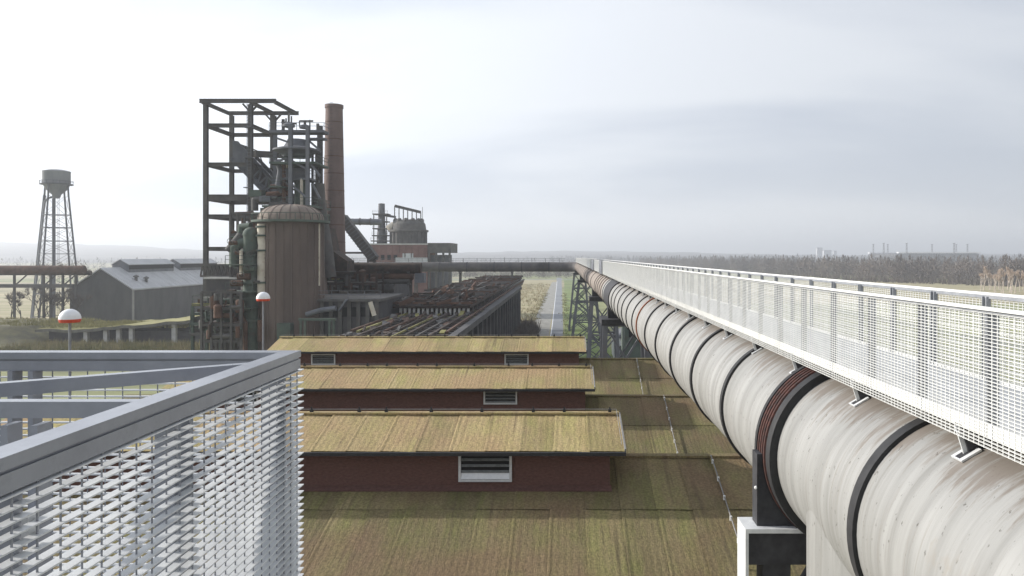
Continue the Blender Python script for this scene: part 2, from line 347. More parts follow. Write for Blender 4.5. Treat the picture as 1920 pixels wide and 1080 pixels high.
strip('road_edge_line', 'white', [(60, -3.16, -2.98), (230, -3.26, -3.05), (620, -4.8, -4.5)], GZ + .018)
strip('cross_road', 'asph', [(655, -300, 260), (668, -300, 260)], GZ + .022)
strip('service_yard', 'track', [(70, 2.5, 16), (130, 2.5, 16)], GZ + .012)

# far wooded hills
def hills():
    xs = np.linspace(-62, 50, 240); ds = [2300, 2700, 3200, 3800, 4600, 5600, 7000, 8600]
    prof = [(-1400, 452), (0, 455), (150, 458), (270, 462), (400, 470), (700, 474), (900, 473), (1060, 470), (1300, 473), (1500, 479), (1650, 478), (1920, 475), (2600, 474)]
    px_ = [p[0] for p in prof]; py_ = [p[1] for p in prof]
    v = []; f = []
    for j, d in enumerate(ds):
        for a in xs:
            x = math.tan(R(a)) * d; pxx = 1055 + F * x / d
            crest = (480 - np.interp(pxx, px_, py_)) * 4600 / F
            k = min(1, max(0, (d - 2300) / 2300)) ** .8
            h = crest * k - GZ * k
            h += 9 * k * mnoise.fractal(Vector((x / 420, d / 420, 0)), 1, 2, 5) + 3.0 * k * mnoise.fractal(Vector((x / 60, d / 60, 5)), 1, 2, 3)
            v.append((x, d, GZ - (1.5 if j == 0 else 0) + max(h, 0)))
    n = len(xs)
    for j in range(len(ds) - 1):
        for i in range(n - 1): f.append((j * n + i, j * n + i + 1, (j + 1) * n + i + 1, (j + 1) * n + i))
    mb = MB(); mb.v = v; mb.f = f; struct(mb, 'hills', 'forestd', True)
hills()

# ------------------------------------------------------------------ winter woodland (a far mass nobody could count)
def sliver_tree(n, hgt, rad, base=.06):
    """trunk plus thin upright slivers of twig through the crown; returns (k,3,3) triangles"""
    T = []
    T.append([(-.16, 0, 0), (.16, 0, 0), (0, 0, hgt * .85)]); T.append([(0, -.16, 0), (0, .16, 0), (0, 0, hgt * .85)])
    for _ in range(n):
        t = random.random() ** .8; z = hgt * (base + (1 - base) * t); 
        rr = rad * math.sin(math.pi * min(1, (.18 + .82 * t)) ** .85) * math.sqrt(random.random()) + .1
        a = random.uniform(0, 6.28); c = Vector((rr * math.cos(a), rr * math.sin(a), z))
        u = Vector((c.x * .6 + random.uniform(-.6, .6), c.y * .6 + random.uniform(-.6, .6), random.uniform(.8, 2.4))).normalized()
        s = u.cross(Vector((random.uniform(-1, 1), random.uniform(-1, 1), .2))).normalized()
        l = random.uniform(.9, 2.2) * hgt / 14; wd = random.uniform(.10, .30) * hgt / 14
        T.append([c - u * l * .5 - s * wd, c - u * l * .5 + s * wd, c + u * l * .6])
    return np.array([[tuple(p) for p in t] for t in T])
def wood(name, m, spots, ntri, hgt):
    temps = [sliver_tree(ntri, hgt * random.uniform(.8, 1.15), hgt * random.uniform(.22, .34)) for _ in range(9)]
    A = []
    for (x, y, s) in spots:
        t = random.choice(temps); a = random.uniform(0, 6.28); c, sn = math.cos(a), math.sin(a)
        q = t.copy(); q[..., 0] = (t[..., 0] * c - t[..., 1] * sn) * s; q[..., 1] = (t[..., 0] * sn + t[..., 1] * c) * s; q[..., 2] = t[..., 2] * s
        q += np.array([x, y, GZ - .2]); A.append(q)
    V = np.concatenate(A).reshape(-1, 3); n = len(V) // 3
    me = bpy.data.meshes.new(name); me.vertices.add(len(V)); me.vertices.foreach_set('co', V.ravel().astype(np.float32))
    me.loops.add(3 * n); me.loops.foreach_set('vertex_index', np.arange(3 * n, dtype=np.int32))
    me.polygons.add(n); me.polygons.foreach_set('loop_start', np.arange(0, 3 * n, 3, dtype=np.int32)); me.polygons.foreach_set('loop_total', np.full(n, 3, dtype=np.int32))
    me.materials.append(M[m]); me.update(); me.validate()
    o = bpy.data.objects.new(name, me); col.objects.link(o); o.location = (0, 0, H); o['kind'] = 'stuff'; return o
fx = [1040, 1100, 1250, 1400, 1600, 1690, 1850, 1950, 2500]; fd = [1900, 1700, 1280, 940, 640, 600, 545, 520, 500]
sp1 = []; sp2 = []
for _ in range(1500):
    x = random.uniform(1200, 2150); d0 = np.interp(x, fx, fd); d = d0 + 260 * random.random() ** 1.3; sp1.append((X(x, d), d, random.uniform(.75, 1.2)))
for _ in range(3600):
    x = random.uniform(1030, 2300); d0 = np.interp(x, fx, fd) + 200; d = d0 + (2500 - d0) * random.random(); sp2.append((X(x, d), d, random.uniform(.8, 1.3)))
for _ in range(260):
    x = random.uniform(840, 1080); d = random.uniform(690, 830); sp1.append((X(x, d), d, random.uniform(.35, .7)))
for _ in range(800):
    x = random.uniform(-250, 1080); d = random.uniform(900, 2400); sp2.append((X(x, d), d, random.uniform(.6, 1.1)))
def tag_stuff(o, label, cat): o['label'] = label; o['category'] = cat
tag_stuff(wood('winter_woodland', 'forest', sp1, 90, 17), 'brown leafless woodland edge beyond the dry fields', 'woodland')
tag_stuff(wood('distant_woodland', 'forestd', sp2, 34, 17), 'hazy blue-grey woodland stretching to the hills', 'woodland')

# ================================================================== brick hall under the pipe
SL = .25; TH = math.atan(SL)
ROWS = [(24.9, -5.25, 1.87, 1.45), (36.6, -5.44, 1.45, 1.05), (48.6, -5.28, 1.45, 1.02)]
HX0, HX1 = -21.5, 9.4
hall = thing('factory_hall', 'brick hall with rows of mossy corrugated roofs and louvred ridge monitors under the gas pipe', 'building', (-6, 30, GZ))
SW = 1.05
def sheet_mesh(name, ln, m, rib):
    mb = MB(); n = 24; vs = []
    for i in range(n + 1):
        x = (SW + .05) * i / n; z = .0032 * math.sin(2 * math.pi * 6 * i / n) + (rib if i == 1 else 0)
        vs += [(x, 0, z), (x, ln, z)]
    mb.add(vs, [(2 * i, 2 * i + 2, 2 * i + 3, 2 * i + 1) for i in range(n)])
    return mb.mesh(name, m, (0, 0, 0), True)
sheet_main = [sheet_mesh('roof_sheet', 3.12, 'roof_main', q) for q in (.0, .0, .006, .012)]; sheet_top = [sheet_mesh('roof_sheet', 2.52, 'roof_top', q) for q in (.0, .007, .013)]
def tilt(me_len, x, ylow, zlow, parent, me):
    o = shared(random.choice(me), 'roof_sheet', parent, (x, ylow, zlow), (TH + random.uniform(-.004, .004), random.uniform(.008, .034), random.uniform(-.006, .006))); return o
def yz_slab(mb, x0, x1, p, q, t):
    """slab between two (y,z) edge points, thickness t downwards"""
    (y0, z0), (y1, z1) = p, q
    return mb.add([(x0, y0, z0), (x1, y0, z0), (x1, y1, z1), (x0, y1, z1), (x0, y0, z0 - t), (x1, y0, z0 - t), (x1, y1, z1 - t), (x0, y1, z1 - t)],
                  [(0, 1, 2, 3), (7, 6, 5, 4), (0, 4, 5, 1), (1, 5, 6, 2), (2, 6, 7, 3), (3, 7, 4, 0)])
for ri, (yr, zr, xe, xw) in enumerate(ROWS):
    zm = zr - 1.43                                   # main ridge
    nexty = ROWS[ri + 1][0] if ri < 2 else yr + 11.8
    prevy = ROWS[ri - 1][0] if ri else 13.05
    fl = (yr - prevy) / 2; bl = (nexty - yr) / 2
    rf = part(yz_slab(MB(), HX0, HX1, (yr - fl, zm - SL * fl - .06), (yr, zm - .06), .12), 'roof_slope', 'roof_main', hall)
    part(yz_slab(MB(), HX0, HX1, (yr, zm - .062), (yr + bl, zm - SL * bl - .062), .12), 'roof_slope', 'roof_main', hall)
    for i in range(29):
        x = HX0 + .1 + i * SW
        tilt(0, x, yr - fl + .04, zm - SL * (fl - .04) - .002, rf, sheet_main)
        y2 = yr - 3.02; tilt(0, x, y2, zm - SL * 3.02 + .02, rf, sheet_main)
    mb = MB(); mb.bar((HX0, yr, zm + .02), (HX1, yr, zm + .02), .34, .07); part(mb, 'ridge_cap', 'roof_main', hall)
    # ridge monitor
    x0 = -18.0
    mw = MB(); zt = zr - SL * 1.9 - .08; zb = zm - SL * 1.9 - .3
    mw.box(x0, xw, yr - 1.9, yr - 1.75, zb, zt); mw.box(x0, xw, yr + 1.75, yr + 1.9, zb, zt)
    for xx in (x0, xw - .15):
        mw.add([(xx, yr - 1.75, zb), (xx, yr + 1.75, zb), (xx, yr + 1.75, zt), (xx, yr, zr - .08), (xx, yr - 1.75, zt),
                (xx + .15, yr - 1.75, zb), (xx + .15, yr + 1.75, zb), (xx + .15, yr + 1.75, zt), (xx + .15, yr, zr - .08), (xx + .15, yr - 1.75, zt)],
               [(0, 1, 2, 3, 4), (9, 8, 7, 6, 5), (0, 5, 6, 1), (1, 6, 7, 2), (2, 7, 8, 3), (3, 8, 9, 4), (4, 9, 5, 0)])
    part(mw, 'monitor_wall', 'brick', hall)
    mr_ = part(yz_slab(MB(), x0 - .4, xe, (yr - 2.36, zr - SL * 2.36 - .05), (yr, zr - .05), .05), 'monitor_roof', 'roof_top', hall)
    part(yz_slab(MB(), x0 - .4, xe, (yr, zr - .052), (yr + 2.36, zr - SL * 2.36 - .052), .05), 'monitor_roof', 'roof_top', hall)
    n = int((xe - x0 + .4) / SW)
    for i in range(n):
        x = xe - (n - i) * SW - .05
        tilt(0, x, yr - 2.44, zr - SL * 2.44 - .002, mr_, sheet_top)
    part(MB().bar((x0 - .4, yr, zr + .02), (xe, yr, zr + .02), .26, .06), 'ridge_cap', 'roof_top', hall)
    g = MB(); zz = zr - SL * 2.5 - .07; g.box(x0 - .4, xe + .03, yr - 2.54, yr - 2.42, zz - .05, zz + .05)
    part(g, 'gutter', 'blackring', hall)
    part(MB().box(xe + .001, xe + .05, yr - 2.4, yr - .02, zr - SL * 2.36 - .1, zr - SL * 2.36 - .08).bar((xe + .02, yr - 2.42, zr - SL * 2.42 - .02), (xe + .02, yr - .02, zr - .02), .05, .14), 'barge_board', 'wire', hall)
    part(yz_slab(MB(), x0, xw + .05, (yr - 2.12, zm - SL * 2.12 + .045), (yr - 1.9, zm - SL * 1.9 + .10), .02), 'flashing', 'brick', hall)
    # lightning wire on the ridge
    wmb = MB().tube((x0 - .3, yr, zr + .14), (xe - .08, yr, zr + .14), .012, 6)
    wmb.tube((xe - .08, yr, zr + .14), (xe - .08, yr - 2.3, zr - SL * 2.3 + .12), .010, 6)
    wire = part(wmb, 'lightning_wire', 'wire', hall)
    hm = MB().box(-.05, .05, -.05, .05, 0, .10).box(-.02, .02, -.02, .02, .10, .17).mesh('wire_holder', 'blackring')
    k = xe - .3
    while k > x0: shared(hm, 'wire_holder', wire, (k, yr, zr + .045)); k -= random.uniform(.85, 1.9)
# louvred vents
def vent(xc, wd, yw, z0, z1):
    d = .06; fr = MB(); t = .075
    x0, x1 = xc - wd / 2, xc + wd / 2; y0 = yw - .10; y1 = yw - .004
    fr.box(x0, x1, y0, y1, z1 - t, z1).box(x0, x1, y0, y1, z0, z0 + t).box(x0, x0 + t, y0, y1, z0 + t, z1 - t).box(x1 - t, x1, y0, y1, z0 + t, z1 - t)
    f = part(fr, 'louvre_window', 'frame_w', hall)
    part(MB().box(x0 + t, x1 - t, yw - .02, yw - .003, z0 + t, z1 - t), 'painted_vent_shade', 'black', f)  # black sheet on the wall, paints the shade between the blades
    n = 4; h = (z1 - z0 - 2 * t) / n
    for k in range(n):
        zz = z0 + t + h * (k + .28)
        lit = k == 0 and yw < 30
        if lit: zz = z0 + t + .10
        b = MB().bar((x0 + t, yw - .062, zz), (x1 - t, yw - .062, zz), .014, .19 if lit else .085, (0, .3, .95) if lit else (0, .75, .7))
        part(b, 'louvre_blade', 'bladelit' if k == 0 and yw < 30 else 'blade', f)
vent(-2.38, 1.64, 23.0, -6.93, -6.05); vent(-2.89, 1.56, 34.7, -6.88, -6.14); vent(-2.88, 1.5, 46.7, -6.80, -6.12)
vent(-14.95, 1.5, 46.7, -6.80, -6.12); vent(-14.9, 1.56, 34.7, -6.88, -6.14)
# row nearest the camera (low roof below the frame) and the outer walls
zm0 = -6.68
part(yz_slab(MB(), HX0, HX1, (13.05, zm0 - .06), (18.95, zm0 - SL * 5.9 - .06), .12), 'roof_slope', 'roof_main', hall)
part(yz_slab(MB(), HX0, HX1, (7.2, zm0 - SL * 5.85 - .06), (13.05, zm0 - .06), .12), 'roof_slope', 'roof_main', hall)
sil = [(7.3, -8.3)]
for yr, zm in [(13.05, -6.68)] + [(r[0], r[1] - 1.43) for r in ROWS]:
    sil += [(yr, zm - .2), (yr + 5.87, zm - SL * 5.87 - .2)]
for xx in (HX0 + .2, HX1 - .5):
    n = len(sil); vs = []
    for dx in (0, .3): vs += [(xx + dx, 7.3, GZ)] + [(xx + dx, y, z) for y, z in sil] + [(xx + dx, sil[-1][0], GZ)]
    k = n + 2
    part(MB().add(vs, [tuple(range(k)), tuple(range(2 * k - 1, k - 1, -1))] + [(i, i + k, (i + 1) % k + k, (i + 1) % k) for i in range(k)]), 'end_wall', 'brick', hall)
part(MB().box(HX0 + .5, HX1 - .5, 7.3, 7.6, GZ, -8.35), 'front_wall', 'brick', hall)
part(MB().box(HX0 + .5, HX1 - .5, sil[-1][0] - .3, sil[-1][0], GZ, sil[-1][1]), 'back_wall', 'brick', hall)
# roof lightning conductor running down the slopes beside the pipe
cm = MB().box(-.03, .03, -.03, .03, -.10, .03).mesh('conductor_clamp', 'clampw')
for yr, zr, _, _ in ROWS:
    zm = zr - 1.43
    xa = 4.72 + random.uniform(-.1, .1)
    p = [(xa + .12, yr - .2, zm + .09), (xa - .05, yr - 5.8, zm - SL * 5.8 + .12)]
    cond = part(MB().tube(p[0], p[1], .02, 6), 'lightning_conductor', 'wire', hall)
    for t in np.linspace(.06, .97, 6): shared(cm, 'conductor_clamp', cond, Vector(p[0]).lerp(Vector(p[1]), t))

# ================================================================== the big gas pipe
CX, CZ, PR = 4.76, -3.2, 1.39
pipe = thing('gas_pipe', 'huge whitewashed gas pipe with black hoops running below the footbridge', 'pipe', (CX, 30, CZ))
SEG = 3.75
def section(name, m, ln):
    p = [(PR, 0)]
    for q in (.31, .64): p += [(PR, ln * q - .015), (PR + .007, ln * q - .006), (PR + .007, ln * q + .006), (PR, ln * q + .015)]
    p += [(PR, ln)]
    return MB().lathe((0, 0, 0), p, 72, 'y').mesh(name, m, (0, 0, 0), True)
sec_w = section('pipe_section', 'pipe', SEG); sec_b = section('pipe_section', 'pipebrown', SEG)
ring_prof = [(PR, -.085), (PR + .05, -.085), (PR + .05, .085), (PR, .085)]
ring_me = MB().lathe((0, 0, 0), ring_prof, 72, 'y').mesh('hoop', 'blackring', (0, 0, 0), True)
ring_r = MB().lathe((0, 0, 0), ring_prof, 72, 'y').mesh('hoop', 'rustring', (0, 0, 0), True)
thin = MB().lathe((0, 0, 0), [(PR, -.06), (PR + .05, -.06), (PR + .05, .06), (PR, .06)], 48, 'y').mesh('hoop', 'blackring', (0, 0, 0), True)
d = 1.15 - SEG; k = 0
while d < 215:
    shared(sec_w if d < 62 else sec_b, 'pipe_section', pipe, (CX, d, CZ)); d += SEG
for d in (4.9, 8.65, 15.75, 19.5, 23.3, 27.0, 30.5): shared(ring_me, 'hoop', pipe, (CX, d, CZ))
shared(ring_r, 'hoop', pipe, (CX, 34.0, CZ))
for d in (36.2, 39.5, 42.6, 45.6, 48.7, 51.6): shared(ring_me, 'hoop', pipe, (CX, d, CZ))
part(MB().lathe((CX, 57.5, CZ), [(PR, -3.2), (PR + .08, -3.2), (PR + .08, 3.2), (PR, 3.2)], 48, 'y'), 'band', 'blacksteel', pipe, True)
for d in (63, 66, 69, 72.5, 76, 79.5): shared(thin, 'hoop', pipe, (CX, d, CZ))
for d in np.arange(90, 214, 8.2): shared(thin, 'hoop', pipe, (CX, d, CZ))
# expansion joint over the near support
part(MB().lathe((CX, 0, CZ), [(PR, 11.74), (PR + .12, 11.74), (PR + .13, 11.76), (PR + .13, 11.93), (PR, 11.93)], 80, 'y'), 'flange', 'blackring', pipe, True)
bp = []
for i in range(4):
    y0 = 11.95 + i * .115; bp += [(PR + .09, y0), (PR + .148, y0 + .02), (PR + .148, y0 + .07), (PR + .09, y0 + .09)]
part(MB().lathe((CX, 0, CZ), bp, 80, 'y'), 'bellows', 'bellow', pipe, True)
part(MB().lathe((CX, 0, CZ), [(PR, 12.41), (PR + .155, 12.41), (PR + .155, 12.52), (PR, 12.52)], 80, 'y'), 'flange', 'blackring', pipe, True)
# dust pocket dropping from the pipe
part(MB().lathe((CX, 10.2, 0), [(1.36, CZ), (1.36, CZ - 3.2), (.4, CZ - 4.6), (.4, CZ - 4.9)], 64), 'dust_pocket', 'pipe', pipe, True)
# bend into the crossing pipe
el_ = MB(); RB = 4.0; cxb, cyb = CX - RB, 214.9
vs = []; fs = []; nn = 36; mm = 8
for j in range(mm + 1):
    a = math.pi / 2 * j / mm; c = Vector((cxb + RB * math.cos(a), cyb + RB * math.sin(a), CZ)); e = Vector((math.cos(a), math.sin(a), 0))
    for i in range(nn):
        t = 2 * math.pi * i / nn; vs.append(c + e * PR * math.cos(t) + Vector((0, 0, PR * math.sin(t))))
for j in range(mm):
    for i in range(nn): fs.append((j * nn + i, j * nn + (i + 1) % nn, (j + 1) * nn + (i + 1) % nn, (j + 1) * nn + i))
part(el_.add(vs, fs), 'pipe_bend', 'pipedark', pipe, True)

# near support: saddle, portal beam and legs
sup = thing('pipe_saddle', 'black steel saddle on a pale portal frame holding the pipe above the hall roof', 'pipe support', (CX, 12.4, -8))
poly = [(CX - 1.62, -4.36), (CX + 1.62, -4.36), (CX + 1.62, CZ)]
for i in range(25):
    a = -R(180) * i / 24; poly.append((CX + (PR + .15) * math.cos(a), CZ + (PR + .15) * math.sin(a)))
poly.append((CX - 1.62, CZ))
part(MB().prism(poly, 12.06, 12.36), 'saddle_plate', 'blacksteel', sup)
bolt = MB().ball((0, 0, 0), .03, 8, 5).mesh('bolt', 'clampw')
for z in (-3.75,): shared(bolt, 'bolt', sup, (CX - 1.63, 12.09, z))
bx0, bx1 = CX - 1.84, CX + 1.84
part(MB().box(bx0, bx1, 11.92, 12.48, -4.43, -4.362), 'top_flange', 'galv_bar', sup)
part(MB().box(bx0, bx0 + .05, 11.92, 12.48, -5.6, -4.432), 'end_plate', 'galv_bar', sup)
part(MB().box(bx1 - .05, bx1, 11.92, 12.48, -5.6, -4.432), 'end_plate', 'galv_bar', sup)
part(MB().box(bx0 + .05, bx1 - .05, 11.97, 12.44, -4.95, -4.432), 'portal_beam', 'blacksteel', sup)  # shade inside the open channel put into the colour as black
for xx in (bx0 + .3, bx1 - .75):
    part(MB().box(xx, xx + .45, 12.02, 12.4, -7.2, -4.95), 'leg', 'blacksteel', sup)
for s in (-1, 1):
    part(MB().bar((CX + s * .6, 12.2, -4.98), (CX + s * 1.55, 12.2, -6.6), .16, .16), 'brace', 'blacksteel', sup)

def lattice(name, label, d, dl, xt, xb, zt, m='steel_b', group=None, heavy=.34, levels=4):
    """four battered legs with cross bracing and a saddle"""
    t = thing(name, label, 'pipe support', ((xb[0] + xb[1]) / 2, d, GZ), group)
    tp = [Vector((x, y, zt)) for y in (d - dl / 2, d + dl / 2) for x in xt]
    bt = [Vector((x, y, GZ)) for y in (d - dl * .75, d + dl * .75) for x in xb]
    for a, b in zip(tp, bt): part(MB().ibeam(b, a, heavy, heavy, heavy * .2), 'leg', m, t)
    L_ = lambda i, f: bt[i].lerp(tp[i], f)
    fs = [i / levels for i in range(levels + 1)]
    for (i, j) in ((0, 1), (2, 3), (0, 2), (1, 3)):
        for a, b in zip(fs[:-1], fs[1:]):
            part(MB().bar(L_(i, a), L_(j, b), heavy * .4), 'brace', m, t); part(MB().bar(L_(j, a), L_(i, b), heavy * .4), 'brace', m, t)
            part(MB().bar(L_(i, b), L_(j, b), heavy * .55), 'strut', m, t)
    part(MB().box(xt[0] - .3, xt[1] + .3, d - dl / 2 - .25, d + dl / 2 + .25, zt, zt + .45), 'cap_beam', 'blacksteel', t)
    pl = [(CX - 1.3, zt + .45), (CX + 1.3, zt + .45), (CX + 1.3, CZ - .5)]
    for i in range(13):
        a = R(-24) - R(132) * i / 12; pl.append((CX + (PR + .03) * math.cos(a), CZ + (PR + .03) * math.sin(a)))
    pl.append((CX - 1.3, CZ - .5))
    part(MB().prism(pl, d - .5, d + .5), 'saddle', 'blacksteel', t)
    return t
lattice('lattice_tower', 'braced steel trestle carrying the pipe right behind the brick hall', 57.5, 3.0, (3.2, 6.3), (2.7, 6.8), -5.2, heavy=.36, levels=3)
lattice('lattice_tower', 'slender braced steel tower below the brown stretch of pipe', 88, 3.0, (3.4, 6.1), (2.6, 6.9), -5.2, heavy=.36)
lattice('lattice_tower', 'tall splayed lattice tower standing beside the road under the pipe', 150, 4.0, (3.3, 6.3), (1.4, 8.2), -5.2, heavy=.42)
lattice('lattice_tower', 'farthest lattice tower holding the corner where the pipe turns', 212, 4.0, (3.3, 6.3), (1.8, 7.6), -5.2, heavy=.45)

# ================================================================== footbridge on the pipe
XN, XF = 3.96, 5.54; RT = -.475; DK = -1.60; BT = -1.80
fb = thing('footbridge', 'long galvanised steel footbridge with grating sides riding on top of the gas pipe', 'footbridge', (4.75, 30, DK))
Y0, Y1 = -1.2, 222
BAY = 1.36; NB = 66
def grating(name, ln, m, rodstep=.088):
    mb = MB(); z = RT - .06
    while z > BT: mb.box(-.015, .015, 0, ln, z - .002, z + .002); z -= .033
    y = rodstep / 2
    while y < ln: mb.box(-.004, .004, y - .0035, y + .0035, BT, RT - .06); y += rodstep
    return mb.mesh(name, m)
gp = grating('grating_panel', BAY, 'galv_far'); gpl = grating('grating_panel', BAY * 4, 'galv_far', .176)
pm = MB()
for s in (-1, 1): pm.box(-.03, .03, s * .045 - .008, s * .045 + .008, DK - .12, RT - .05)
pm = pm.mesh('post', 'post')
for side, xg in (('n', XN), ('f', XF)):
    sgn = 1 if side == 'n' else -1
    part(MB().box(xg - .024, xg + .024, Y0, Y1, RT - .032, RT), 'handrail', 'galv_far', fb)
    part(MB().box(xg + sgn * .02, xg + sgn * .05, Y0, Y1, RT - .075, RT - .034), 'rail_channel', 'post', fb)
    part(MB().box(xg + sgn * .022, xg + sgn * .072, Y0, Y1, DK - .10, DK + .03), 'edge_beam', 'galv_far', fb)
    y = Y0; i = 0
    while y < Y1 - 1:
        if i < NB:
            o = shared(gp, 'grating_panel', fb, (xg, y + .01, 0)); shared(pm, 'post', fb, (xg + sgn * .05, y, 0)); y += BAY; i += 1
        else:
            o = shared(gpl, 'grating_panel', fb, (xg, y + .01, 0))
            for q in range(2): shared(pm, 'post', fb, (xg + sgn * .05, y + q * 2 * BAY, 0))
            y += BAY * 4
part(MB().box(XN + .075, XF - .075, Y0, Y1, DK - .045, DK), 'deck', 'deck', fb)
# stands on the pipe
st = MB()
for s in (-1, 1):
    pts = [(-.775 * s, DK - .10), (-.42 * s, DK - .10), (-.50 * s, CZ + math.sqrt(PR**2 - .50**2)), (-.68 * s, CZ + math.sqrt(PR**2 - .68**2))]
    pts = [(CX + a, b) for a, b in pts]
    if s < 0: pts = pts[::-1]
    st.prism(pts, -.03, .03)
    arc = [(CX - s * (PR + .012) * math.sin(q), CZ + (PR + .012) * math.cos(q)) for q in np.linspace(R(2), R(34), 7)]
    for p_, q_ in zip(arc[:-1], arc[1:]): st.bar((p_[0], 0, p_[1]), (q_[0], 0, q_[1]), .09, .03)
st.box(CX - .78, CX + .78, -.06, .06, DK - .18, DK - .085)
st = st.mesh('stand', 'blacksteel', (0, 0, 0))
flm = []
for s in (-1, 1):
    flm.append((MB().bar((CX - s * .785, 0, DK - .1), (CX - s * .695, 0, CZ + math.sqrt(PR**2 - .69**2)), .064, .018).mesh('stand_flange', 'galv_bar'),
                MB().bar((CX - s * .60, 0, CZ + math.sqrt(PR**2 - .60**2) + .02), (CX - s * .80, 0, CZ + math.sqrt(PR**2 - .80**2) + .02), .20, .02).mesh('foot_plate', 'galv_bar')))
y = Y0 + .55
while y < 205:
    o = shared(st, 'stand', fb, (0, y, 0))
    if y < 40:
        for fl_, pl_ in flm:
            for nm, me_ in (('stand_flange', fl_), ('foot_plate', pl_)):
                q = bpy.data.objects.new(nm, me_); col.objects.link(q); q.parent = o
    y += BAY * 2
# wider lay-by with side screens some way along
for y in (74, 94):
    part(MB().box(XN - .12, XN - .03, y, y + 5, BT, RT + .02), 'side_screen', 'galv', fb)

# ================================================================== platform on the left
pf = thing('viewing_platform', 'galvanised viewing platform corner fenced with flat-bar grating above the roofs', 'platform', (-3.5, 1.5, DK))
PX, PY = -1.33, 3.75
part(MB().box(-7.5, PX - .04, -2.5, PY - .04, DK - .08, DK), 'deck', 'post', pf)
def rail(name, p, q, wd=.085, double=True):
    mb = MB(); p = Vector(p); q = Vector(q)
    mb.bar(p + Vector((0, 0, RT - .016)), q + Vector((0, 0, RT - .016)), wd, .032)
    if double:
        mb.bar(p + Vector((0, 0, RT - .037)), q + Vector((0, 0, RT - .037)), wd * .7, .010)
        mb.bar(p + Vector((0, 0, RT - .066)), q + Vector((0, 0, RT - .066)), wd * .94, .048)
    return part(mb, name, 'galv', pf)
rail('handrail', (PX - .03, -2.5, 0), (PX - .03, PY + .01, 0))
rail('handrail', (PX - .073, PY - .033, 0), (-7.5, PY - .033, 0))
def tubebar(p, q, zt, wd, ht):
    mb = MB(); mb.bar((p[0], p[1], zt - ht / 2), (q[0], q[1], zt - ht / 2), wd, ht); return part(mb, 'inner_rail', 'galv', pf)
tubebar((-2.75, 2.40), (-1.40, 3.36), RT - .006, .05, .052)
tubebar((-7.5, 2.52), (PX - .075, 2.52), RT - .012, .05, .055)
bm1 = MB().box(-.015, .015, -2.5, PY + .045, -.0022, .0022).mesh('grating_bar', 'galv_bar')
bm2 = MB().box(-7.5, PX - .02, -.015, .015, -.0022, .0022).mesh('grating_bar', 'galv_bar')
rm = MB().tube((0, 0, BT), (0, 0, RT - .085), .0032, 6).mesh('grating_rod', 'galv')
z = RT - .10
while z > BT:
    shared(bm1, 'grating_bar', pf, (PX, 0, z)); shared(bm2, 'grating_bar', pf, (0, PY, z)); z -= .0325
y = PY - .012
while y > .9: shared(rm, 'grating_rod', pf, (PX, y, 0)); y -= .088
x = PX - .088
while x > -4.6: shared(rm, 'grating_rod', pf, (x, PY, 0)); x -= .088
pp = MB()
for s in (-1, 1): pp.box(-.035, .035, s * .05 - .012, s * .05 + .012, DK - .05, RT - .09)
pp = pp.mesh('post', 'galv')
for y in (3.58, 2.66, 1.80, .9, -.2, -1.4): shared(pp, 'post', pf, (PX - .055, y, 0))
for x in (-2.66, -4.0, -5.4, -6.8): shared(pp, 'post', pf, (x, PY - .055, 0), (0, 0, R(90)))
for x in (-1.86 + .05,): shared(pp, 'post', pf, (x, 2.52, 0), (0, 0, R(90)))
part(MB().box(PX - .10, PX - .05, -2.5, PY - .03, DK - .16, DK - .081), 'edge_beam', 'galv', pf)
part(MB().box(PX - .045, PX - .02, 1.885, 1.925, -.72, -.66), 'clip', 'galv_bar', pf)
for (x, y) in ((-2.2, 2.9), (-6.8, 2.9)): part(MB().box(x - .1, x + .1, y - .1, y + .1, GZ, DK - .08), 'column', 'galv', pf)

# ================================================================== two mushroom lamps on the hall roof
def lamp(x, y, d, wpx, label):
    p = px(x, y, d); r = wpx * d / F / 2; zb = -8.15
    t = thing('mushroom_lamp', label, 'lamp', (p.x, d, zb))
    prof = [(r * math.cos(a), r * 1.02 * math.sin(a)) for a in [math.pi / 2 * i / 8 for i in range(9)]]
    part(MB().lathe(p, prof[::1] , 24), 'dome', 'lampw', t, True)
    part(MB().lathe(p, [(r * .2, -r * .36), (r * .92, -r * .34), (r * 1.01, -.01), (r, 0), (.02, .01)], 24), 'red_rim', 'lampr', t, True)
    part(MB().tube((p.x, d, zb), (p.x, d, p.z - r * .3), .055, 8), 'pole', 'galv', t, True)
    part(MB().box(p.x - .2, p.x + .2, d - .2, d + .2, zb - .08, zb + .03), 'foot_plate', 'galv', t)
lamp(131, 598, 30.4, 37, 'larger white mushroom lamp with red rim, in front of the concrete wall')
lamp(493.5, 560, 42.4, 25, 'smaller white mushroom lamp with red rim, in front of the big brown stove')

# ================================================================== crossing pipe at the far end
DP = 218.9
cp = thing('crossing_pipe', 'dark weathered pipe crossing the fields towards the blast furnace', 'pipe', (-35, DP, CZ))
x = -92.0; secm = MB().lathe((0, 0, 0), [(PR, 0), (PR, 8.0)], 32, 'x').mesh('pipe_section', 'pipedark', (0, 0, 0), True)
hp = MB().lathe((0, 0, 0), [(PR, -.15), (PR + .09, -.15), (PR + .09, .15), (PR, .15)], 32, 'x').mesh('hoop', 'blacksteel', (0, 0, 0), True)
while x < cxb - .5:
    shared(secm, 'pipe_section', cp, (x if x + 8 < cxb + .1 else cxb - 8, DP, CZ)); shared(hp, 'hoop', cp, (x, DP, CZ)); x += 8.0
rl = MB()
for zz in (.75, 1.25): rl.bar((-90, DP - .9, CZ + PR + zz - .15), (cxb, DP - .9, CZ + PR + zz - .15), .07)
part(rl, 'guard_rail', 'steel_b', cp, kind='stuff')
pm2 = MB().box(-.06, .06, -.06, .06, 0, 1.5).mesh('rail_post', 'steel_b')
x = -89
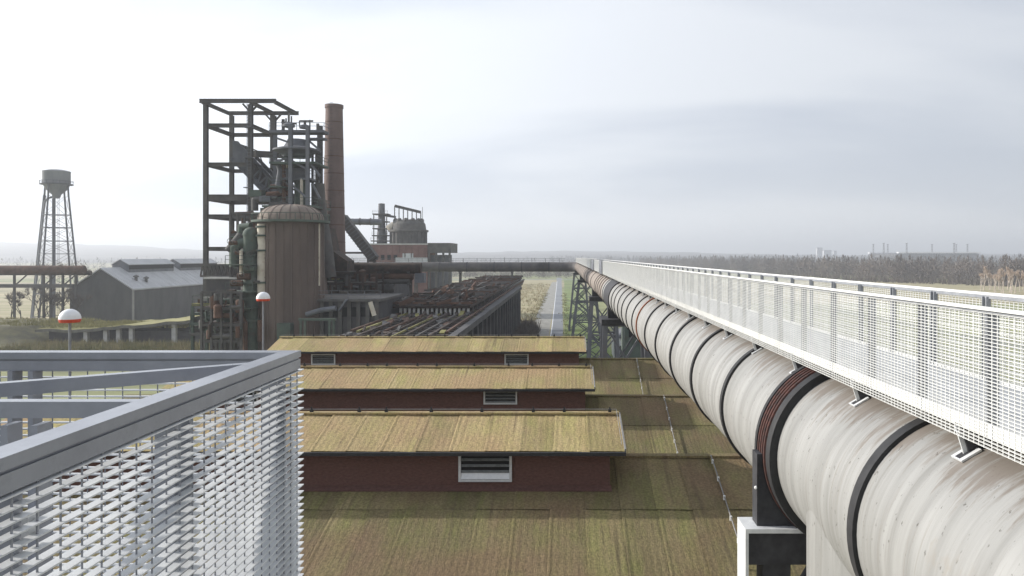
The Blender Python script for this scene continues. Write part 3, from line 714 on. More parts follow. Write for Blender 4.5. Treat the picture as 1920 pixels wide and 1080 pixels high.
while x < cxb: shared(pm2, 'rail_post', cp, (x, DP - .9, CZ + PR - .35)); x += 4.0
for i, xx in enumerate((-14.8, -30, -43, -62, -78)):
    t = thing('pipe_bent', 'two-legged dark trestle under the crossing pipe, ' + ('first', 'second', 'third', 'fourth', 'fifth')[i] + ' from its bend', 'pipe support', (xx, DP, GZ), 'trestles under the crossing pipe')
    for s in (-1, 1): part(MB().ibeam((xx, DP + s * 2.6, GZ), (xx, DP + s * 1.2, CZ - PR - .35), .4, .4), 'leg', 'steel_d', t)
    part(MB().bar((xx, DP - 2.0, CZ - PR - .2), (xx, DP + 2.0, CZ - PR - .2), .5, .42), 'cap_beam', 'steel_d', t)
    for a, b in ((.15, .55), (.55, .95)):
        zl = GZ + (CZ - PR - GZ) * a; zh = GZ + (CZ - PR - GZ) * b
        part(MB().bar((xx, DP - 2.4, zl), (xx, DP + 1.6, zh), .18), 'brace', 'steel_d', t)
        part(MB().bar((xx, DP + 2.4, zl), (xx, DP - 1.6, zh), .18), 'brace', 'steel_d', t)

# ================================================================== water tower
def water_tower():
    d = 245.0; c = px(106, 480, d); u = d / F
    t = thing('water_tower', 'tall water tower with grey tank and cone bottom on splayed braced legs', 'water tower', (c.x, d, GZ))
    z = lambda y: Z(y, d)
    r = 22.5 * u
    part(MB().lathe((c.x, d, 0), [(.05, z(317)), (r * .55, z(318.4)), (r * 1.0, z(321)), (r * 1.03, z(322)), (r, z(323)), (r, z(345)), (r * .74, z(356)), (r * .34, z(365)), (r * .24, z(372)), (.05, z(372))], 32), 'tank', 'tank', t, True)
    g = MB().lathe((c.x, d, 0), [(r, z(346.5)), (r * 1.2, z(346.5)), (r * 1.2, z(344.8)), (r, z(344.8))], 32); bal = part(g, 'balcony', 'steel_b', t)
    rr = MB().lathe((c.x, d, 0), [(r * 1.18, z(340.2)), (r * 1.2, z(340.2)), (r * 1.2, z(339.6)), (r * 1.18, z(339.6))], 32); part(rr, 'balcony_rail', 'steel_b', bal)
    pmm = MB().box(-.05, .05, -.05, .05, 0, 1.0).mesh('rail_post', 'steel_b')
    for i in range(16):
        a = 2 * math.pi * i / 16; shared(pmm, 'rail_post', bal, (c.x + r * 1.18 * math.cos(a), d + r * 1.18 * math.sin(a), z(345)))
    zt = z(366); rt = 22.5 * u; rb = 47 * u
    leg = lambda i, zz: Vector((c.x + (rt + (rb - rt) * (zt - zz) / (zt - GZ)) * math.cos(R(90 * i)), d + (rt + (rb - rt) * (zt - zz) / (zt - GZ)) * math.sin(R(90 * i)), zz))
    for i in range(4):
        part(MB().ibeam(leg(i, GZ), leg(i, zt), .38 if i != 2 else .6, .38 if i != 2 else .6), 'leg', 'steel_b', t)
        part(MB().bar(leg(i, zt), (c.x + r * .95 * math.cos(R(90 * i)), d + r * .95 * math.sin(R(90 * i)), z(346)), .4), 'knee', 'steel_b', t)
    lv = [zt, z(403), z(427), z(452), z(476), z(510), z(550), GZ + 1]
    for k, (a, b) in enumerate(zip(lv[:-1], lv[1:])):
        for i in range(4):
            j = (i + 1) % 4
            part(MB().bar(leg(i, b), leg(j, b), .22), 'strut', 'steel_b', t)
            part(MB().bar(leg(i, a), leg(j, b), .09), 'tie_rod', 'steel_b', t); part(MB().bar(leg(j, a), leg(i, b), .09), 'tie_rod', 'steel_b', t)
    part(MB().tube((c.x - .9, d, GZ), (c.x - .9, d, z(372)), .5, 12), 'riser_pipe', 'steel_b', t, True)
    part(MB().path([leg(2, GZ) + Vector((.6, -.5, 0)), leg(2, z(378)) + Vector((.6, -.5, 0)), leg(2, z(372)) + Vector((1.6, -.5, 0)), Vector((c.x - .4, d - .3, z(368)))], .33, 10), 'overflow_pipe', 'tank', t, True)
    lad = MB()
    for s in (-.22, .22): lad.bar((c.x + 1.0 + s, d - .5, GZ), (c.x + 1.0 + s, d - .5, z(346)), .07)
    part(lad, 'ladder', 'steel_b', t, kind='stuff')
water_tower()

# ================================================================== shed with lanterns
def shed():
    d0, d1 = 226.0, 300.0; u = d0 / F; xr = X(188, d0); hw = 62 * u; za = Z(502, d0); ze = Z(542, d0)
    t = thing('gabled_shed', 'long dark shed with pale pitched roof and ridge lanterns beside the water tower', 'shed', (xr, d0, GZ))
    wall = MB(); wall.prism([(xr - hw + .4, GZ), (xr + hw - .4, GZ), (xr + hw - .4, ze - .1), (xr, za - .55), (xr - hw + .4, ze - .1)], d0 + .6, d1)
    part(wall, 'wall', 'shedwall', t)
    for s in (-1, 1):
        rs = part(MB().add([(xr, d0, za), (xr + s * hw, d0, ze), (xr + s * hw, d1, ze), (xr, d1, za), (xr, d0, za - .4), (xr + s * hw, d0, ze - .4), (xr + s * hw, d1, ze - .4), (xr, d1, za - .4)],
                 [(0, 1, 2, 3), (7, 6, 5, 4), (0, 4, 5, 1), (1, 5, 6, 2), (2, 6, 7, 3)]), 'roof', 'shedroof', t)
        sb = MB()
        for k in range(24):
            y = d0 + 1.5 + k * 3.1; n = Vector((s * .54, 0, .84)) * .03
            sb.bar(Vector((xr, y, za)) + n, Vector((xr + s * hw, y, ze)) + n, .10, .08)
        part(sb, 'standing_seam', 'shedroof', rs, kind='stuff')
    part(MB().box(xr + hw - .6, xr + hw - .2, d0 + .3, d0 + .9, GZ, ze - .2), 'corner_pier', 'conc', t)
    for a, b in ((236, 264), (268, 297)):
        w_ = 2.8; zt = -1.0; zl = -2.75
        ln = part(MB().prism([(xr - w_ + .2, za - 2.6), (xr + w_ - .2, za - 2.6), (xr + w_ - .2, zl), (xr, zt - .2), (xr - w_ + .2, zl)], a + .3, b - .3), 'lantern', 'steel_b', t)
        for s in (-1, 1):
            part(MB().add([(xr, a, zt), (xr + s * w_, a, zl + .1), (xr + s * w_, b, zl + .1), (xr, b, zt), (xr, a, zt - .2), (xr + s * w_, a, zl - .1), (xr + s * w_, b, zl - .1), (xr, b, zt - .2)],
                 [(0, 1, 2, 3), (7, 6, 5, 4), (0, 4, 5, 1), (1, 5, 6, 2), (2, 6, 7, 3), (3, 7, 4, 0)]), 'lantern_roof', 'shedroof', ln)
        part(MB().box(xr + w_ - .19, xr + w_ - .1, a + .5, b - .5, zl - 1.5, zl - .2), 'lantern_glazing', 'black', ln)
    for (x_, y_) in ((255, 527), (274, 527)):
        dd = 234 if x_ < 260 else 238
        xx = X(x_, dd); k = (xx - xr) / hw; zz = za + (ze - za) * k
        part(MB().tube((xx, dd, zz - .2), (xx, dd, zz + 1.0), .45, 10).lathe((xx, dd, zz + 1.0), [(.05, .75), (.8, .35), (.9, 0), (.05, -.05)], 12), 'roof_vent', 'steel_d', t, True)
shed()

# ================================================================== concrete bunker wall with grassy top, bank and scrub
def bunker_wall():
    d0 = 173.0; x0, x1 = X(78, d0), X(372, d0)
    t = thing('concrete_bunker', 'low concrete bunker with pale columns and a grassy slab roof', 'bunker', ((x0 + x1) / 2, d0, GZ))
    vs = []; fs = []; nx = 26
    for j, dd in enumerate((d0 - .8, d0 + 9, d0 + 19)):
        for i in range(nx + 1):
            x = x0 - 1 + (x1 - x0 + 1) * i / nx; f = i / nx
            zt = -16.9 + 3.4 * max(0, f - .25) ** 1.2 + .35 * mnoise.noise(Vector((x * .3, dd * .3, 0)))
            vs.append((x, dd, zt))
    n = nx + 1
    for j in range(2):
        for i in range(nx): fs.append((j * n + i, j * n + i + 1, (j + 1) * n + i + 1, (j + 1) * n + i))
    part(MB().add(vs, fs), 'turf_roof', 'moss', t, True)
    for i in range(nx):
        a = vs[i]; b = vs[i + 1]
        part(MB().add([(a[0], a[1] - .05, a[2] - .04), (b[0], b[1] - .05, b[2] - .04), (b[0], b[1] - .05, b[2] - .7), (a[0], a[1] - .05, a[2] - .7),
                       (a[0], a[1] + .5, a[2] - .04), (b[0], b[1] + .5, b[2] - .04), (b[0], b[1] + .5, b[2] - .7), (a[0], a[1] + .5, a[2] - .7)],
                      [(3, 2, 1, 0), (4, 5, 6, 7), (0, 1, 5, 4), (2, 3, 7, 6), (1, 2, 6, 5), (3, 0, 4, 7)]), 'slab_edge', 'slabc', t)
    part(MB().box(x0, x1, d0 + 2.5, d0 + 18, GZ, -17.6), 'wall', 'concd', t)
    for x_ in (161, 198, 222, 246, 326):
        xx = X(x_, d0); f = (xx - x0) / (x1 - x0)
        part(MB().box(xx - .45, xx + .45, d0 - .2, d0 + .7, GZ, -17.6 + 3.4 * max(0, f - .25) ** 1.2), 'column', 'conc_w', t)
bunker_wall()
def bank():
    vs = []; fs = []; nx, ny = 40, 22
    for j in range(ny + 1):
        for i in range(nx + 1):
            x = -190 + 70 * i / nx; y = 150 + 55 * j / ny
            f = min(1, max(0, (-119.5 - x) / 10)); k = min(1, max(0, (y - 160) / 13)); b = min(1, max(0, (203 - y) / 10))
            h = 5.0 * k * b * (.25 + .75 * min(1, f)) if f > 0 else 0
            h += (.7 * mnoise.fractal(Vector((x * .12, y * .12, 3)), 1, 2, 4)) * k * b
            vs.append((x, y, GZ - .1 + max(h, 0)))
    n = nx + 1
    for j in range(ny):
        for i in range(nx): fs.append((j * n + i, j * n + i + 1, (j + 1) * n + i + 1, (j + 1) * n + i))
    struct(MB().add(vs, fs), 'embankment', 'soil', True)
bank()
def tufts(name, m, spots, hgt, label, n=7, zf=None):
    A = []
    for (x, y, z, s) in spots:
        for _ in range(n):
            a = random.uniform(0, 6.28); l = hgt * s * random.uniform(.5, 1.2); wd = .05 * s + .03 * hgt
            b = Vector((x + random.uniform(-.5, .5) * s, y + random.uniform(-.5, .5) * s, z)); e = Vector((math.cos(a), math.sin(a), 0))
            A.append([b - e * wd, b + e * wd, b + Vector((random.uniform(-.4, .4) * l, random.uniform(-.4, .4) * l, l))])
    mb = MB()
    for tr in A: mb.add(tr, [(0, 1, 2)])
    o = struct(mb, name, m, kind='stuff'); o['label'] = label; o['category'] = 'scrub'
tufts('dry_scrub', 'grass', [(random.uniform(-122, -62), random.uniform(160, 172), GZ, random.uniform(.6, 1.5)) for _ in range(2600)], 1.5, 'dry yellow scrub at the foot of the concrete bunker')
tufts('bank_grass', 'moss', [(x, random.uniform(174, 192), GZ + 4.7, random.uniform(.6, 1.2)) for x in np.random.default_rng(3).uniform(-185, -118, 1500)], .8, 'mossy yellow grass on the bank left of the bunker')
tufts('turf', 'moss', [(random.uniform(-121, -86), random.uniform(172.6, 190), -16.9 + .25, random.uniform(.5, 1.1)) for _ in range(1200)], .7, 'rough mossy turf on the concrete bunker roof')
tufts('verge_grass', 'grass', [(x_ + random.gauss(0, .7), random.uniform(95, 420), GZ, random.uniform(.5, 1.3)) for x_ in (-8.9, -9.4, .9, 1.2, -9.9, -10.5) for _ in range(110)], .55, 'rough dry grass along the road and track verges')
tufts('field_weeds', 'tanw', [(random.uniform(-28, -9), random.uniform(160, 560), GZ, random.uniform(.6, 1.6)) for _ in range(900)], .8, 'pale dead weeds scattered over the dry field')
tufts('wood_edge_scrub', 'twig', [(X(x_, d_), d_, GZ, random.uniform(.8, 2)) for x_ in np.random.default_rng(5).uniform(1240, 2050, 1500) for d_ in (float(np.interp(x_, fx, fd)) - random.uniform(-30, 25),)], 2.6, 'low brown scrub along the edge of the winter woodland', 6)
tufts('brown_brush', 'twig', [(random.gauss(-9.6, 1.2), random.uniform(80, 215), GZ, random.uniform(.8, 1.8)) for _ in range(900)], 2.4, 'brown winter brush along the ore bunker wall', 9)

# ================================================================== bare trees
def bare_tree(x, y, hgt, label, m='bark', mt='twig', group=None, slim=1.0, twn=420):
    t = thing('bare_tree', label, 'tree', (x, y, GZ), group)
    tr = MB(); cr = MB(); tips = []
    def grow(p, d, l, r, k):
        q = p + d * l
        tr.tube(p, q, r, 5, r * .65, cap=False)
        if k == 0: tips.append((q, d)); return
        for _ in range(random.choice((2, 3))):
            nd = (d + Vector((random.uniform(-1, 1) * .75 * slim, random.uniform(-1, 1) * .75 * slim, random.uniform(-.1, .45)))).normalized()
            grow(p.lerp(q, random.uniform(.6, 1)), nd, l * random.uniform(.6, .82), r * .62, k - 1)
    grow(Vector((x, y, GZ)), Vector((random.uniform(-.08, .08), random.uniform(-.08, .08), 1)).normalized(), hgt * .30, hgt * (.016 if m == 'bark' else .022), 4)
    for q, d in tips:
        for _ in range(max(2, twn // max(1, len(tips)))):
            e = (d + Vector((random.uniform(-1, 1) * slim, random.uniform(-1, 1) * slim, random.uniform(-.2, 1)))).normalized()
            s = e.cross(Vector((random.random(), random.random(), random.random()))).normalized() * hgt * .006; l = hgt * random.uniform(.07, .15)
            cr.add([q - s, q + s, q + e * l], [(0, 1, 2)])
    part(tr, 'trunk', m, t); part(cr, 'crown', mt, t, kind='stuff'); return t
for i, (x_, d_, h_) in enumerate(((20, 222, 13), (72, 232, 15), (96, 212, 14), (112, 221, 16), (128, 212, 13), (148, 212, 13), (40, 236, 13), (84, 220, 12))):
    bare_tree(X(x_, d_), d_, h_, 'leafless grey tree among the water tower legs', group='bare trees round the water tower')
for i in range(24):
    x_ = 1842 + i * 5 + random.uniform(-4, 4); d_ = random.uniform(405, 470)
    bare_tree(X(x_, d_), d_, random.uniform(11, 16.5), 'pale slender birch at the near edge of the winter woodland', 'birch', 'birchtwig', 'birches beyond the footbridge', .32, 520)

# ================================================================== rusty pipe bridge on the left
def pipe_bridge():
    d = 214.0; t = thing('pipe_bridge', 'rusty overgrown pipe bridge passing behind the water tower legs', 'pipe bridge', (X(40, d), d, GZ))
    xa, xb = X(-160, d), X(158, d)
    part(MB().tube((xa, d, Z(506, d)), (xb, d, Z(506, d)), 1.25, 20), 'pipe', 'rust', t, True)
    part(MB().tube((xa, d + 2.2, Z(512, d)), (xb + .5, d + 2.2, Z(512, d)), .7, 14), 'pipe', 'rustd', t, True)
    part(MB().bar((xa, d, Z(536, d)), (xb - 3, d, Z(536, d)), 1.5, 1.0), 'girder', 'steel_d', t)
    for x_ in (-120, -60, 27, 82, 95, 118, 142):
        xx = X(x_, d); part(MB().ibeam((xx, d, GZ), (xx, d, Z(515, d)), .5, .5), 'post', 'steel_d', t)
    for x_ in (-60, 27, 82, 118):
        xx = X(x_, d); part(MB().bar((xx, d, Z(536, d)), (xx + 3.5, d, Z(516, d)), .3), 'brace', 'steel_d', t)
    tw = MB()
    for _ in range(700):
        p = Vector((random.uniform(X(66, d), X(162, d)), d + random.uniform(-1.6, 1.6), Z(random.gauss(506, 6), d)))
        e = Vector((random.uniform(-1, 1), random.uniform(-.5, .5), random.uniform(-1, 1))).normalized(); s = e.cross(Vector((.3, .9, .2))).normalized() * .08
        tw.add([p - s, p + s, p + e * random.uniform(.6, 1.6)], [(0, 1, 2)])
    part(tw, 'creeper', 'twig', t, kind='stuff')
pipe_bridge()

# ================================================================== hoist frame over the furnace
def railing(parent, pts, z, m, h=1.1, step=2.0):
    """thin guard rail along points at height z"""
    rb_ = MB()
    for p, q in zip(pts[:-1], pts[1:]):
        p = Vector((p[0], p[1], z)); q = Vector((q[0], q[1], z)); n = max(1, int((q - p).length / step))
        for k in (.55, 1.0): rb_.bar(p + Vector((0, 0, h * k)), q + Vector((0, 0, h * k)), .06)
        for i in range(n + 1): rb_.bar(p.lerp(q, i / n), p.lerp(q, i / n) + Vector((0, 0, h)), .06)
    return part(rb_, 'guard_rail', m, parent, kind='stuff')
def hoist_frame():
    dn, df = 115.0, 124.0; un, uf = dn / F, df / F
    xl, xr = X(386, dn), X(470, dn)
    t = thing('hoist_frame', 'tall open steel hoist frame with flat roof grid above the blast furnace', 'steel frame', ((xl + xr) / 2, (dn + df) / 2, GZ))
    zt = Z(196, dn); m = 'steel_d'
    cols = {(0, 0): (xl, dn), (1, 0): (xr, dn), (0, 1): (xl, df), (1, 1): (xr, df)}
    for k, (x, y) in cols.items(): part(MB().ibeam((x, y, GZ), (x, y, zt), .62 if k != (1, 1) else .8, .62 if k != (1, 1) else .8, .12), 'column', m, t)
    def lvl(z, h, w_=.38):
        for y in (dn, df): part(MB().ibeam((xl + .4, y, z), (xr - .4, y, z), w_, h), 'beam', m, t)
        for x in (xl, xr): part(MB().ibeam((x, dn + .4, z), (x, df - .4, z), w_, h), 'beam', m, t)
    for z, h in ((20.1, .62), (14.1, .6), (9.0, .95), (6.1, .62), (1.1, .62), (-4.5, .62), (-10, .62)): lvl(z, h)
    # cantilevered roof grid
    ro = xl - .75; re = X(520, dn)
    for y in (dn - .5, df + .3): part(MB().ibeam((ro, y, zt + .45), (re, y, zt + .45), .36, .62), 'roof_beam', m, t)
    for x in (ro + .3, xr, re - .3): part(MB().ibeam((x, dn - .2, zt + .35), (x, df, zt + .35), .36, .55), 'roof_beam', m, t)
    for y in (dn, df):
        part(MB().bar((xr + .3, y, zt - .9), (xr + 1.2, y, zt + .1), .25), 'knee_brace', m, t); part(MB().bar((xr - .3, y, zt - .9), (xr - 1.2, y, zt + .1), .25), 'knee_brace', m, t)
    # curved haunch and crane arm
    part(MB().bar((xr + .4, dn + .5, 15.8), (xr + 3.6, df - .3, 16.6), .6, 1.0), 'crane_arm', m, t)
    lad = MB()
    for s in (-.3, .3): lad.bar((xr + s, dn - .6, GZ), (xr + s, dn - .6, zt), .08)
    z = GZ + .4
    while z < zt: lad.bar((xr - .3, dn - .6, z), (xr + .3, dn - .6, z), .06); z += .45
    for z in np.arange(-8, zt - 2, 4.6): lad.box(xr - .6, xr + .6, dn - 1.3, dn - .45, z, z + .12)
    part(lad, 'ladder', 'steel_b', t, kind='stuff')
    part(MB().box(X(491, dn) - .2, X(491, dn) + .2, df - .4, df, Z(248, df), Z(224, df)), 'stub_mast', m, t)
hoist_frame()

# inclined skip bridge
def skip_bridge():
    d = 119.0; a = px(452, 290, d); b = px(560, 402, d)
    t = thing('skip_bridge', 'inclined lattice skip bridge descending through the hoist frame', 'skip bridge', (b.x, d, b.z))
    BASE[t.name] = Vector((b.x, d, b.z)); n = (b - a).normalized(); up = Vector((-n.z, 0, n.x)) * 1.15
    if up.z < 0: up = -up
    N = 9
    for y in (-1.5, 1.5):
        o = Vector((0, y, 0))
        part(MB().ibeam(a + up + o, b + up + o, .4, .5), 'chord', 'steel_b', t); part(MB().ibeam(a - up + o, b - up + o, .4, .5), 'chord', 'steel_b', t)
        for i in range(N):
            p, q = a.lerp(b, i / N), a.lerp(b, (i + 1) / N)
            part(MB().bar(p + up + o, q - up + o, .24), 'diagonal', 'steel_b', t); part(MB().bar(p - up + o, p + up + o, .24), 'diagonal', 'steel_b', t)
    part(MB().bar(a + Vector((0, 0, -.15)) - up * .7, b - up * .7, 2.7, .18), 'track_floor', 'steel_b', t)
    part(MB().bar(a - up * .2, b - up * .2, .25, 1.5), 'centre_plate', 'steel_d', t)
    hd = MB().prism([(a.x - .6, a.z - 1.6), (a.x + 1.2, a.z - 2.6), (a.x + 1.6, a.z + .2), (a.x + .2, a.z + 1.9), (a.x - .6, a.z + 2.0)], d - 1.7, d - 1.4)
    part(hd, 'head_plate', 'steel_b', t)
    part(MB().tube((a.x + .4, d - 1.2, a.z + .8), (a.x + .4, d + 1.2, a.z + .8), .7, 14), 'rope_wheel', 'steel_d', t)
    rp_ = MB()
    for y in (-.5, .5): rp_.path([Vector((a.x + .9, d + y, a.z + 1.3)), Vector((X(482, d), d + y, Z(283, d))), Vector((X(490, d), d + y, Z(305, d)))], .09, 6)
    part(rp_, 'hoist_rope', 'steel_d', t, kind='stuff')
skip_bridge()

# blast furnace with its top gear
def blast_furnace():
    d = 113.0; c = px(562, 480, d); u = d / F; zp = lambda y: Z(y, d)
    t = thing('blast_furnace', 'rusting blast furnace with top hopper, galleries and green gas uptake', 'blast furnace', (c.x, d, GZ))
    part(MB().lathe((c.x, d, 0), [(5.2, GZ), (5.2, GZ + 6), (4.4, -9), (3.6, 0), (3.0, zp(395)), (2.2, zp(388))], 28), 'shaft', 'stove', t, True)
    part(MB().lathe((c.x + .1, d, 0), [(10.5 * u, zp(392)), (11 * u, zp(340)), (9.5 * u, zp(336))], 20), 'gas_uptake', 'steel_g', t, True)
    part(MB().lathe((X(563, d), d, 0), [(16 * u, zp(337)), (17 * u, zp(334)), (17 * u, zp(317)), (12 * u, zp(315))], 20), 'top_hood', 'steel_b', t, True)
    part(MB().lathe((X(557, d), d, 0), [(.05, zp(262)), (17 * u, zp(262)), (19 * u, zp(268)), (24 * u, zp(276)), (43 * u, zp(281)), (43 * u, zp(284)), (30 * u, zp(288)), (25 * u, zp(295)), (.05, zp(296))], 24), 'charging_hopper', 'steel_b', t, True)
    part(MB().tube((X(541, d), d - 1.8, GZ + 8), (X(541, d), d - 1.8, zp(308)), .27, 10), 'riser_pipe', 'rust', t, True)
    part(MB().tube((X(575, d), d - 2.2, zp(400)), (X(575, d), d - 2.2, zp(338)), .22, 10), 'riser_pipe', 'cream', t, True)
    for x_, dy, y_, w_ in ((545, -3, 236, .55), (577, -3, 238, .5), (516, 4, 250, .5), (600, 4, 236, .7), (594, 1, 285, .35), (586, 2, 286, .3), (537, 3, 290, .4)):
        part(MB().ibeam((X(x_, d + dy), d + dy, -2), (X(x_, d + dy), d + dy, Z(y_, d + dy)), w_, w_), 'gallery_column', 'steel_d' if x_ in (600, 594) else 'steel_b', t)
    def gal(xa, xb, y_, dy0, dy1, th=.35, m='steel_b', rail=True):
        o = part(MB().box(X(xa, d), X(xb, d), d + dy0, d + dy1, zp(y_) - th, zp(y_)), 'gallery', m, t)
        if rail: railing(o, [(X(xa, d), d + dy0 + .1), (X(xb, d), d + dy0 + .1), (X(xb, d), d + dy1 - .1)], zp(y_), m)
    gal(510, 612, 246, -1.2, 1.2, .4); gal(575, 611, 259, -.5, .8, .3, rail=False); gal(520, 604, 308, -3.2, 3.2, .3, 'steel_g'); gal(538, 590, 336, -2.4, 2.4, .3)
    gal(512, 604, 388, -4.2, 4.2, .3, 'steel_g'); gal(520, 545, 352, -3.5, 2, .25, 'steel_g')
    # hopper feed and bracing between the columns
    for (p, q) in (((516, 258), (545, 268)), ((545, 300), (577, 318)), ((577, 300), (600, 330)), ((577, 262), (600, 282)), ((516, 305), (537, 296)), ((545, 345), (577, 372)), ((586, 345), (600, 372))):
        part(MB().bar(px(*p, d - 2.8), px(*q, d - 2.8), .28), 'brace', 'steel_b', t)
    for x_, y0, y1, w_ in ((546, 240, 214, .25), (551, 240, 220, .18), (541, 240, 224, .18), (566, 240, 228, .15), (585, 240, 227, .15), (576, 240, 231, .3), (600, 250, 234, .35)):
        part(MB().box(X(x_, d) - w_ / 2, X(x_, d) + w_ / 2, d - w_ / 2 - 1, d + w_ / 2 - 1, zp(y0), zp(y1)), 'mast', 'steel_d', t)
    part(MB().bar(px(563, 227, d - 1), px(587, 227, d - 1), .25), 'davit', 'steel_d', t); part(MB().bar(px(528, 229, d - 1), px(556, 232, d - 1), .25), 'davit', 'steel_d', t)
    part(MB().lathe((X(546, d), d - 1, 0), [(.1, zp(243)), (.9, zp(240)), (.9, zp(236)), (.5, zp(233)), (.1, zp(233))], 14), 'valve', 'steel_b', t, True)
    part(MB().lathe((X(576, d), d - 1, 0), [(.1, zp(244)), (.8, zp(243)), (.8, zp(238)), (.3, zp(236)), (.1, zp(236))], 14), 'valve', 'steel_b', t, True)
    # side gas main: stepped dark ducts right of the shaft
    part(MB().path([px(596, 345, d + 1), px(598, 380, d + 1), px(604, 420, d + 1), px(612, 470, d + 1), px(618, 520, d + 1)], 1.0, 14), 'downcomer', 'steel_d', t, True)
    part(MB().prism([(X(602, d), zp(425)), (X(612, d), zp(470)), (X(640, d), zp(490)), (X(640, d), zp(520)), (X(600, d), zp(520))], d + 3, d + 7), 'skirt', 'rustd', t)
    # clutter of pipes and platforms on the left shoulder
    for (pts, r_, m) in (([(478, 395), (478, 375), (500, 372), (520, 372)], .5, 'steel_d'), ([(470, 420), (505, 400), (530, 385)], .6, 'steel_b'),
                         ([(520, 300), (526, 320), (522, 345), (530, 362)], .45, 'steel_b'), ([(508, 350), (538, 350)], .35, 'rust'), ([(500, 365), (540, 362)], .4, 'rust'),
                         ([(528, 306), (540, 312)], .35, 'cream')):
        part(MB().path([px(a, b, d - 1.5) for a, b in pts], r_, 10), 'duct', m, t, True)
    for i in range(10):
        x_ = random.uniform(478, 535); y_ = random.uniform(362, 398); s_ = random.uniform(.5, 1.3); p = px(x_, y_, d - random.uniform(-2, 2))
        part(MB().box(p.x - s_, p.x + s_, p.y - s_, p.y + s_, p.z - s_ * .5, p.z + s_ * .5), 'machine_box', random.choice(('steel_b', 'steel_g', 'steel_d')), t)
blast_furnace()

# hot blast stove in front
def stove():
    d = 101.0; u = d / F; c = px(546, 480, d); r = 59.5 * u; zp = lambda y: Z(y, d)
    t = thing('hot_blast_stove', 'huge rust-brown hot blast stove with riveted dome and green gallery', 'stove', (c.x, d, GZ))
    zs = zp(418)
    part(MB().lathe((c.x, d, 0), [(r, GZ), (r, zs)], 56), 'shell', 'stove', t, True)
    dm = [(r * math.cos(a) ** .72 if a < 1.56 else .02, zs + (zp(384) - zs) * math.sin(a) ** .8) for a in [math.pi / 2 * i / 10 for i in range(11)]]
    part(MB().lathe((c.x, d, 0), dm, 56), 'dome', 'dome', t, True)
    seam = MB()
    for i in range(20):
        a = 2 * math.pi * i / 20
        for (r0, z0), (r1, z1) in zip(dm[:-2], dm[1:-1]):
            seam.bar((c.x + r0 * math.cos(a), d + r0 * math.sin(a), z0 + .02), (c.x + r1 * math.cos(a), d + r1 * math.sin(a), z1 + .02), .12, .06)
    part(seam, 'dome_seam', 'stove', t, kind='stuff')
    for i in range(14):
        a = R(180 + 180 * i / 13); part(MB().bar((c.x + (r + .04) * math.cos(a), d + (r + .04) * math.sin(a), GZ), (c.x + (r + .04) * math.cos(a), d + (r + .04) * math.sin(a), zs - .3), .14, .10), 'shell_strip', 'stove', t)
    for k, y_ in enumerate((450, 485, 520, 556, 590)):
        part(MB().lathe((c.x, d, 0), [(r, zp(y_)), (r + .06, zp(y_)), (r + .06, zp(y_) + .18), (r, zp(y_) + .18)], 56), 'shell_band', 'stove', t)
    g = part(MB().lathe((c.x, d, 0), [(r, zs), (r + .75, zs), (r + .75, zs + .28), (r, zs + .28)], 56), 'gallery', 'steel_g', t)
    rg = MB().lathe((c.x, d, 0), [(r + .68, zs + 1.1), (r + .75, zs + 1.1), (r + .75, zs + 1.18), (r + .68, zs + 1.18)], 40)
    for i in range(28):
        a = 2 * math.pi * i / 28; rg.bar((c.x + (r + .71) * math.cos(a), d + (r + .71) * math.sin(a), zs + .28), (c.x + (r + .71) * math.cos(a), d + (r + .71) * math.sin(a), zs + 1.12), .07)
    part(rg, 'gallery_rail', 'steel_g', g, kind='stuff')
    # lagged pipe up the sunny side
    xp = X(494, d - 3)
    part(MB().path([Vector((xp, d - 3.4, zp(558))), Vector((xp, d - 3.4, zp(480))), Vector((xp + .12, d - 3.4, zp(462))), Vector((xp, d - 3.4, zp(447))), Vector((xp, d - 3.4, zp(422)))], .62, 16), 'lagged_pipe', 'cream', t, True)
    for y_ in (427, 443, 470, 528): part(MB().lathe((xp, d - 3.4, zp(y_)), [(.62, -.12), (.82, -.12), (.82, .12), (.62, .12)], 16), 'pipe_collar', 'steel_g', t)
    part(MB().tube((X(604, d), d - 1.2, zp(535)), (X(604, d), d - 1.2, zp(420)), .12, 8), 'drain_pipe', 'cream', t, True)
    part(MB().box(X(520, d - 5), X(545, d - 5), d - 5.2, d - 3.9, GZ, zp(600)), 'door_housing', 'steel_g', t)
stove()

